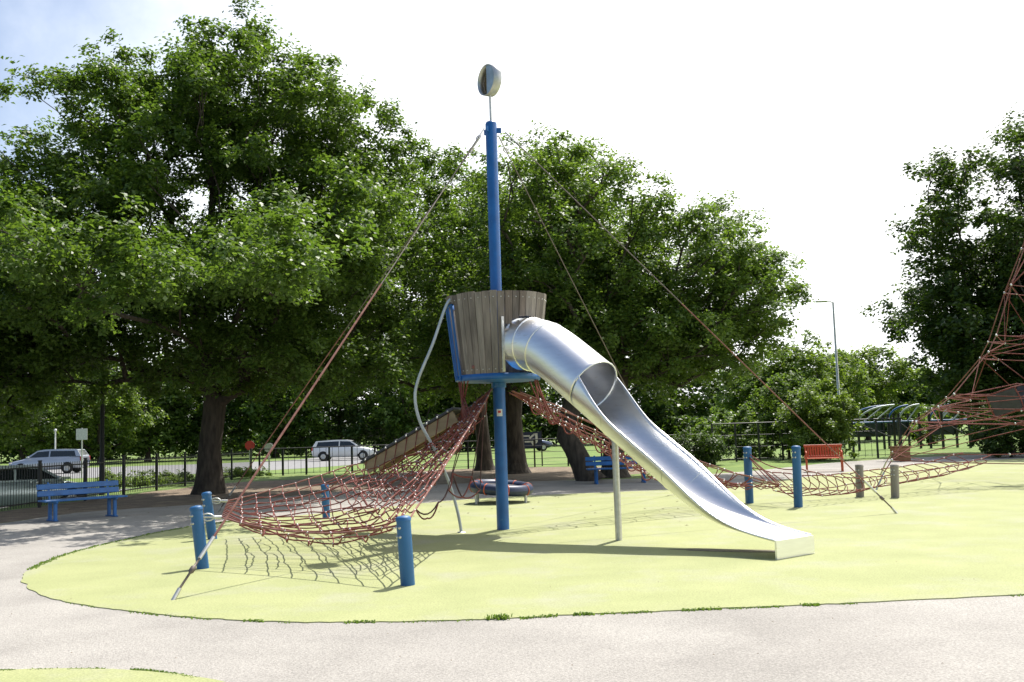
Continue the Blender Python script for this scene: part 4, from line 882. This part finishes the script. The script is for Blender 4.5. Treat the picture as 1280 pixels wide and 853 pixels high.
# smaller trees and shrubs on the right
def shrub(label, px_, Y, zc, rx, rz_, nleaf, ls, m, seed, name='shrub', cat='shrub', group=None, clump=.5, ry=None):
    p = at(px_, 540, Y); tree(name, label, (p.x, Y), [(p.x, Y, zc, rx, ry or rx * .8, rz_)], .06, .3, max(14, int(nleaf / 260)), nleaf, ls, m, seed, clump=clump, cat=cat, group=group, shell=.5)
shrub('bright green rounded shrub between the fence and the shelters', 1022, 43.0, 1.7, 1.75, 1.6, 18000, .14, M['pale_leaf'], 31)
shrub('pale green bush spilling over the fence under the spreading tree', 985, 46.5, 2.2, 1.9, 2.1, 15000, .14, M['oak_b'], 32)
shrub('low dark clipped bush behind the slide chute', 868, 41.5, .75, 1.35, .8, 10000, .11, M['dark_leaf'], 33, clump=.4)
shrub('leafy hedge bush behind the tall black fence', 925, 48, 1.3, 2.4, 1.4, 12000, .15, M['oak_b'], 34)
shrub('small grey green shrub on the lawn beside the shelters', 1160, 62, .9, 1.5, .9, 6000, .16, M['pale_leaf'], 35)
shrub('dark reddish shaded bush behind the rope pyramid', 1262, 40, .7, 1.6, .8, 9000, .13, M['dark_leaf'], 36, clump=.45)
for i, (px_, Y, zc, rx, rz_, m, lab) in enumerate(((1020, 78, 4.6, 4.2, 3.6, 'pale_leaf', 'light green young tree next to the street lamp'), (1085, 84, 4.6, 4.6, 3.8, 'pale_leaf', 'light green tree between the street lamp and the dark tree'), (958, 82, 4.4, 4.4, 3.6, 'oak_b', 'mid green tree beyond the spreading tree'), (30, 82, 4.2, 5.2, 4.0, 'pale_leaf', 'bright sunlit tree across the road past the parked cars'), (125, 84, 4.4, 4.8, 4.0, 'pale_leaf', 'sunlit tree across the road beside the square sign'), (-60, 80, 5, 5, 4.5, 'oak_b', 'mid green tree across the road at the end of the railings'))):
    p = at(px_, 540, Y); tree('young_tree', lab, (p.x, Y), [(p.x, Y, zc, rx, rx * .8, rz_)], .2, 1.4, 70, 15000, .3, M[m], 50 + i, clump=1.15, group='trees on the far lawns')
for i, (px_, zc) in enumerate(((185, 5.6), (262, 6.2), (345, 5.8), (425, 6.2), (505, 5.8), (585, 5.4))):
    p = at(px_, 540, 90 + 2 * (i % 2)); tree('roadside_tree', 'dark leafy tree across the road behind the oak trunk', (p.x, p.y), [(p.x, p.y, zc, 4.6, 3.4, zc - .6), (p.x + 1, p.y, 2.6, 4.2, 3, 2.2)], .24, 1.4, 75, 11000, .42, M['dark_leaf'] if i % 2 else M['oak'], 70 + i, clump=1.4, group='trees across the road behind the oak')
# far tree belt, each tree its own crown; they differ only by place
for i in range(22):
    X = -88 + i * 9.0 + rnd.uniform(-2, 2); Y = 112 + rnd.uniform(-5, 7) ; hz = rnd.uniform(3.6, 4.4) if X > 27 else rnd.uniform(5.6, 7.2)
    tree('belt_tree', 'dark green tree in the far belt closing off the lawn', (X, Y), [(X, Y, hz + .2, 6.2, 4, hz), (X + 2, Y, 2.2, 6.2, 3, 2.1), (X - 3, Y + 1, 2.0, 5, 3, 1.9)], .25, 1.3, 75, 7500, .66, M['dark_leaf'] if i % 3 else M['oak'], 80 + i, clump=1.9, group='trees of the far belt')
# hedge closing the far side of the lawns
g = np.random.default_rng(300)
hd = thing('hedge', 'long dark hedge at the foot of the far tree belt', 'hedge', (-25, 104, 0))
hx = g.uniform(-95, 75, 26000); hc = np.stack([hx, 104 + g.normal(size=26000) * .9 + 1.5 * np.sin(hx * .09), g.random(26000) ** .7 * (2.9 + .7 * np.sin(hx * .31) + .4 * np.sin(hx * .83))], -1)
leaves_mesh('foliage', hc, .5, .34, M['dark_leaf'], g, parent=hd)
hb = MB(); hs = np.linspace(-95, 75, 90)
for x_ in hs: hb.tube([(x_, 104 + 1.5 * math.sin(x_ * .09), 0), (x_ + .1, 104 + 1.5 * math.sin(x_ * .09), 1.6)], [.07, .03], 5)
tag(hb.build('stems', M['bark'], hd), None, kind='stuff')
# low green plants along the foot of the railings
for i, (px_, py_) in enumerate(((160, 612), (186, 611), (214, 609), (236, 606), (300, 600), (325, 598), (150, 606))):
    q = gp(px_, py_); tree('low_plant', 'low leafy plant growing along the foot of the black railings', (q.x - .7, q.y + 1.0), [(q.x - .7, q.y + 1.0, .22, .9, .7, .3)], .015, .05, 14, 1500, .09, M['pale_leaf'], 120 + i, clump=.25, cat='plant', group='low plants by the railings')

# ------------------------------------------------------------------ weeds and litter
g = np.random.default_rng(21); WC = []
def blades(pts):
    b = MB()
    for (x, y, h, s_) in pts:
        a = g.uniform(0, 6.28); l = h * g.uniform(.6, 1.2); ln = g.uniform(.2, .8) * l; dx, dy = math.cos(a) * ln, math.sin(a) * ln; px_, py_ = -math.sin(a) * .004 * s_, math.cos(a) * .004 * s_
        b.add([(x - px_, y - py_, 0), (x + px_, y + py_, 0), (x + px_ + dx * .4, y + py_ + dy * .4, l * .7), (x - px_ + dx * .4, y - py_ + dy * .4, l * .7), (x + dx, y + dy, l * .8)], [(0, 1, 2, 3), (3, 2, 4)])
    return b
pts = []
edge = [np.array(p) for p in rub]
def edge_at(px_):
    best = min((p for p in rub if p[1] < 12.2), key=lambda p: abs(640 + FPX * p[0] / p[1] - px_)); return best
for px0, px1, n, h in ((302, 325, 60, .03), (345, 380, 20, .02), (425, 462, 90, .03), (480, 590, 70, .02), (598, 626, 70, .06), (640, 685, 120, .03), (703, 728, 80, .035), (737, 800, 150, .022), (837, 885, 190, .025), (890, 925, 70, .02), (930, 960, 90, .02), (985, 1005, 90, .03), (1030, 1050, 50, .02), (80, 120, 60, .02), (160, 200, 90, .02), (205, 260, 120, .02), (1240, 1275, 80, .02)):
    for _ in range(n):
        px_ = g.uniform(px0, px1); e1_ = edge_at(px_ - 25); e2_ = edge_at(px_ + 25); u1, u2 = 640 + FPX * e1_[0] / e1_[1], 640 + FPX * e2_[0] / e2_[1]; t = (px_ - u1) / (u2 - u1) if abs(u2 - u1) > 1 else .5
        x, y = e1_[0] + (e2_[0] - e1_[0]) * t, e1_[1] + (e2_[1] - e1_[1]) * t; pts.append((x + g.normal() * .01, y - .012 + g.normal() * .022, h, 1.6))
for px_ in np.concatenate([g.uniform(0, 20, 120), g.uniform(35, 70, 80), g.uniform(85, 130, 110), g.uniform(165, 245, 330)]):
    y_ = 840 - 2 * math.sin(px_ / 120 * 1.5) + max(0, px_ - 150) ** 2 * .0011; q = gp(px_, y_); pts.append((q.x + g.normal() * .01, q.y + g.normal() * .012, .022, 1.0))
wm = leaf_mat('weed', (.13, .21, .04), (.13, .21, .04), .4)
tag(blades(pts).build('edge_weeds', wm), 'thin line of green weeds along the rubber edge', 'weeds', kind='stuff')
pts = []; shade_edge = [p for p in rub if p[1] > 13.4 and p[0] < -2.2 and p[1] < 21]
for _ in range(3800):
    k = g.integers(0, len(shade_edge) - 1); t = g.random(); a_, b_ = shade_edge[k], shade_edge[k + 1]; dn = .3 + .7 * (math.sin(a_[0] * 2.1) > -.3)
    if g.random() < dn: pts.append((a_[0] + (b_[0] - a_[0]) * t + g.normal() * .03, a_[1] + (b_[1] - a_[1]) * t + g.normal() * .05 + .05, .035, 2))
tag(blades(pts).build('edge_weeds', wm), 'green weeds along the shaded edge of the rubber under the oak', 'weeds', kind='stuff')
# fallen leaves and twigs on the ground
b = MB()
for k in range(170):
    if k < 30: q = gp(g.uniform(0, 1280), g.uniform(690, 850)); zz = RUBZ + .006; s_ = .012
    else: q = gp(g.uniform(20, 860), g.uniform(600, 660)); zz = RUBZ + .006; s_ = .035
    a = g.uniform(0, 6.28); c_, s2 = math.cos(a) * s_, math.sin(a) * s_; b.add([(q.x - c_, q.y - s2, zz), (q.x + s2 * .4, q.y - c_ * .4, zz + .006), (q.x + c_, q.y + s2, zz), (q.x - s2 * .4, q.y + c_ * .4, zz + .008)], [(0, 1, 2, 3)])
tag(b.build('fallen_leaves', mat('dry_leaf', (.2, .13, .06), (.1, .07, .04), rough=.9, scale=8)), 'scattered dry fallen leaves on rubber and tarmac', 'leaves', kind='stuff')
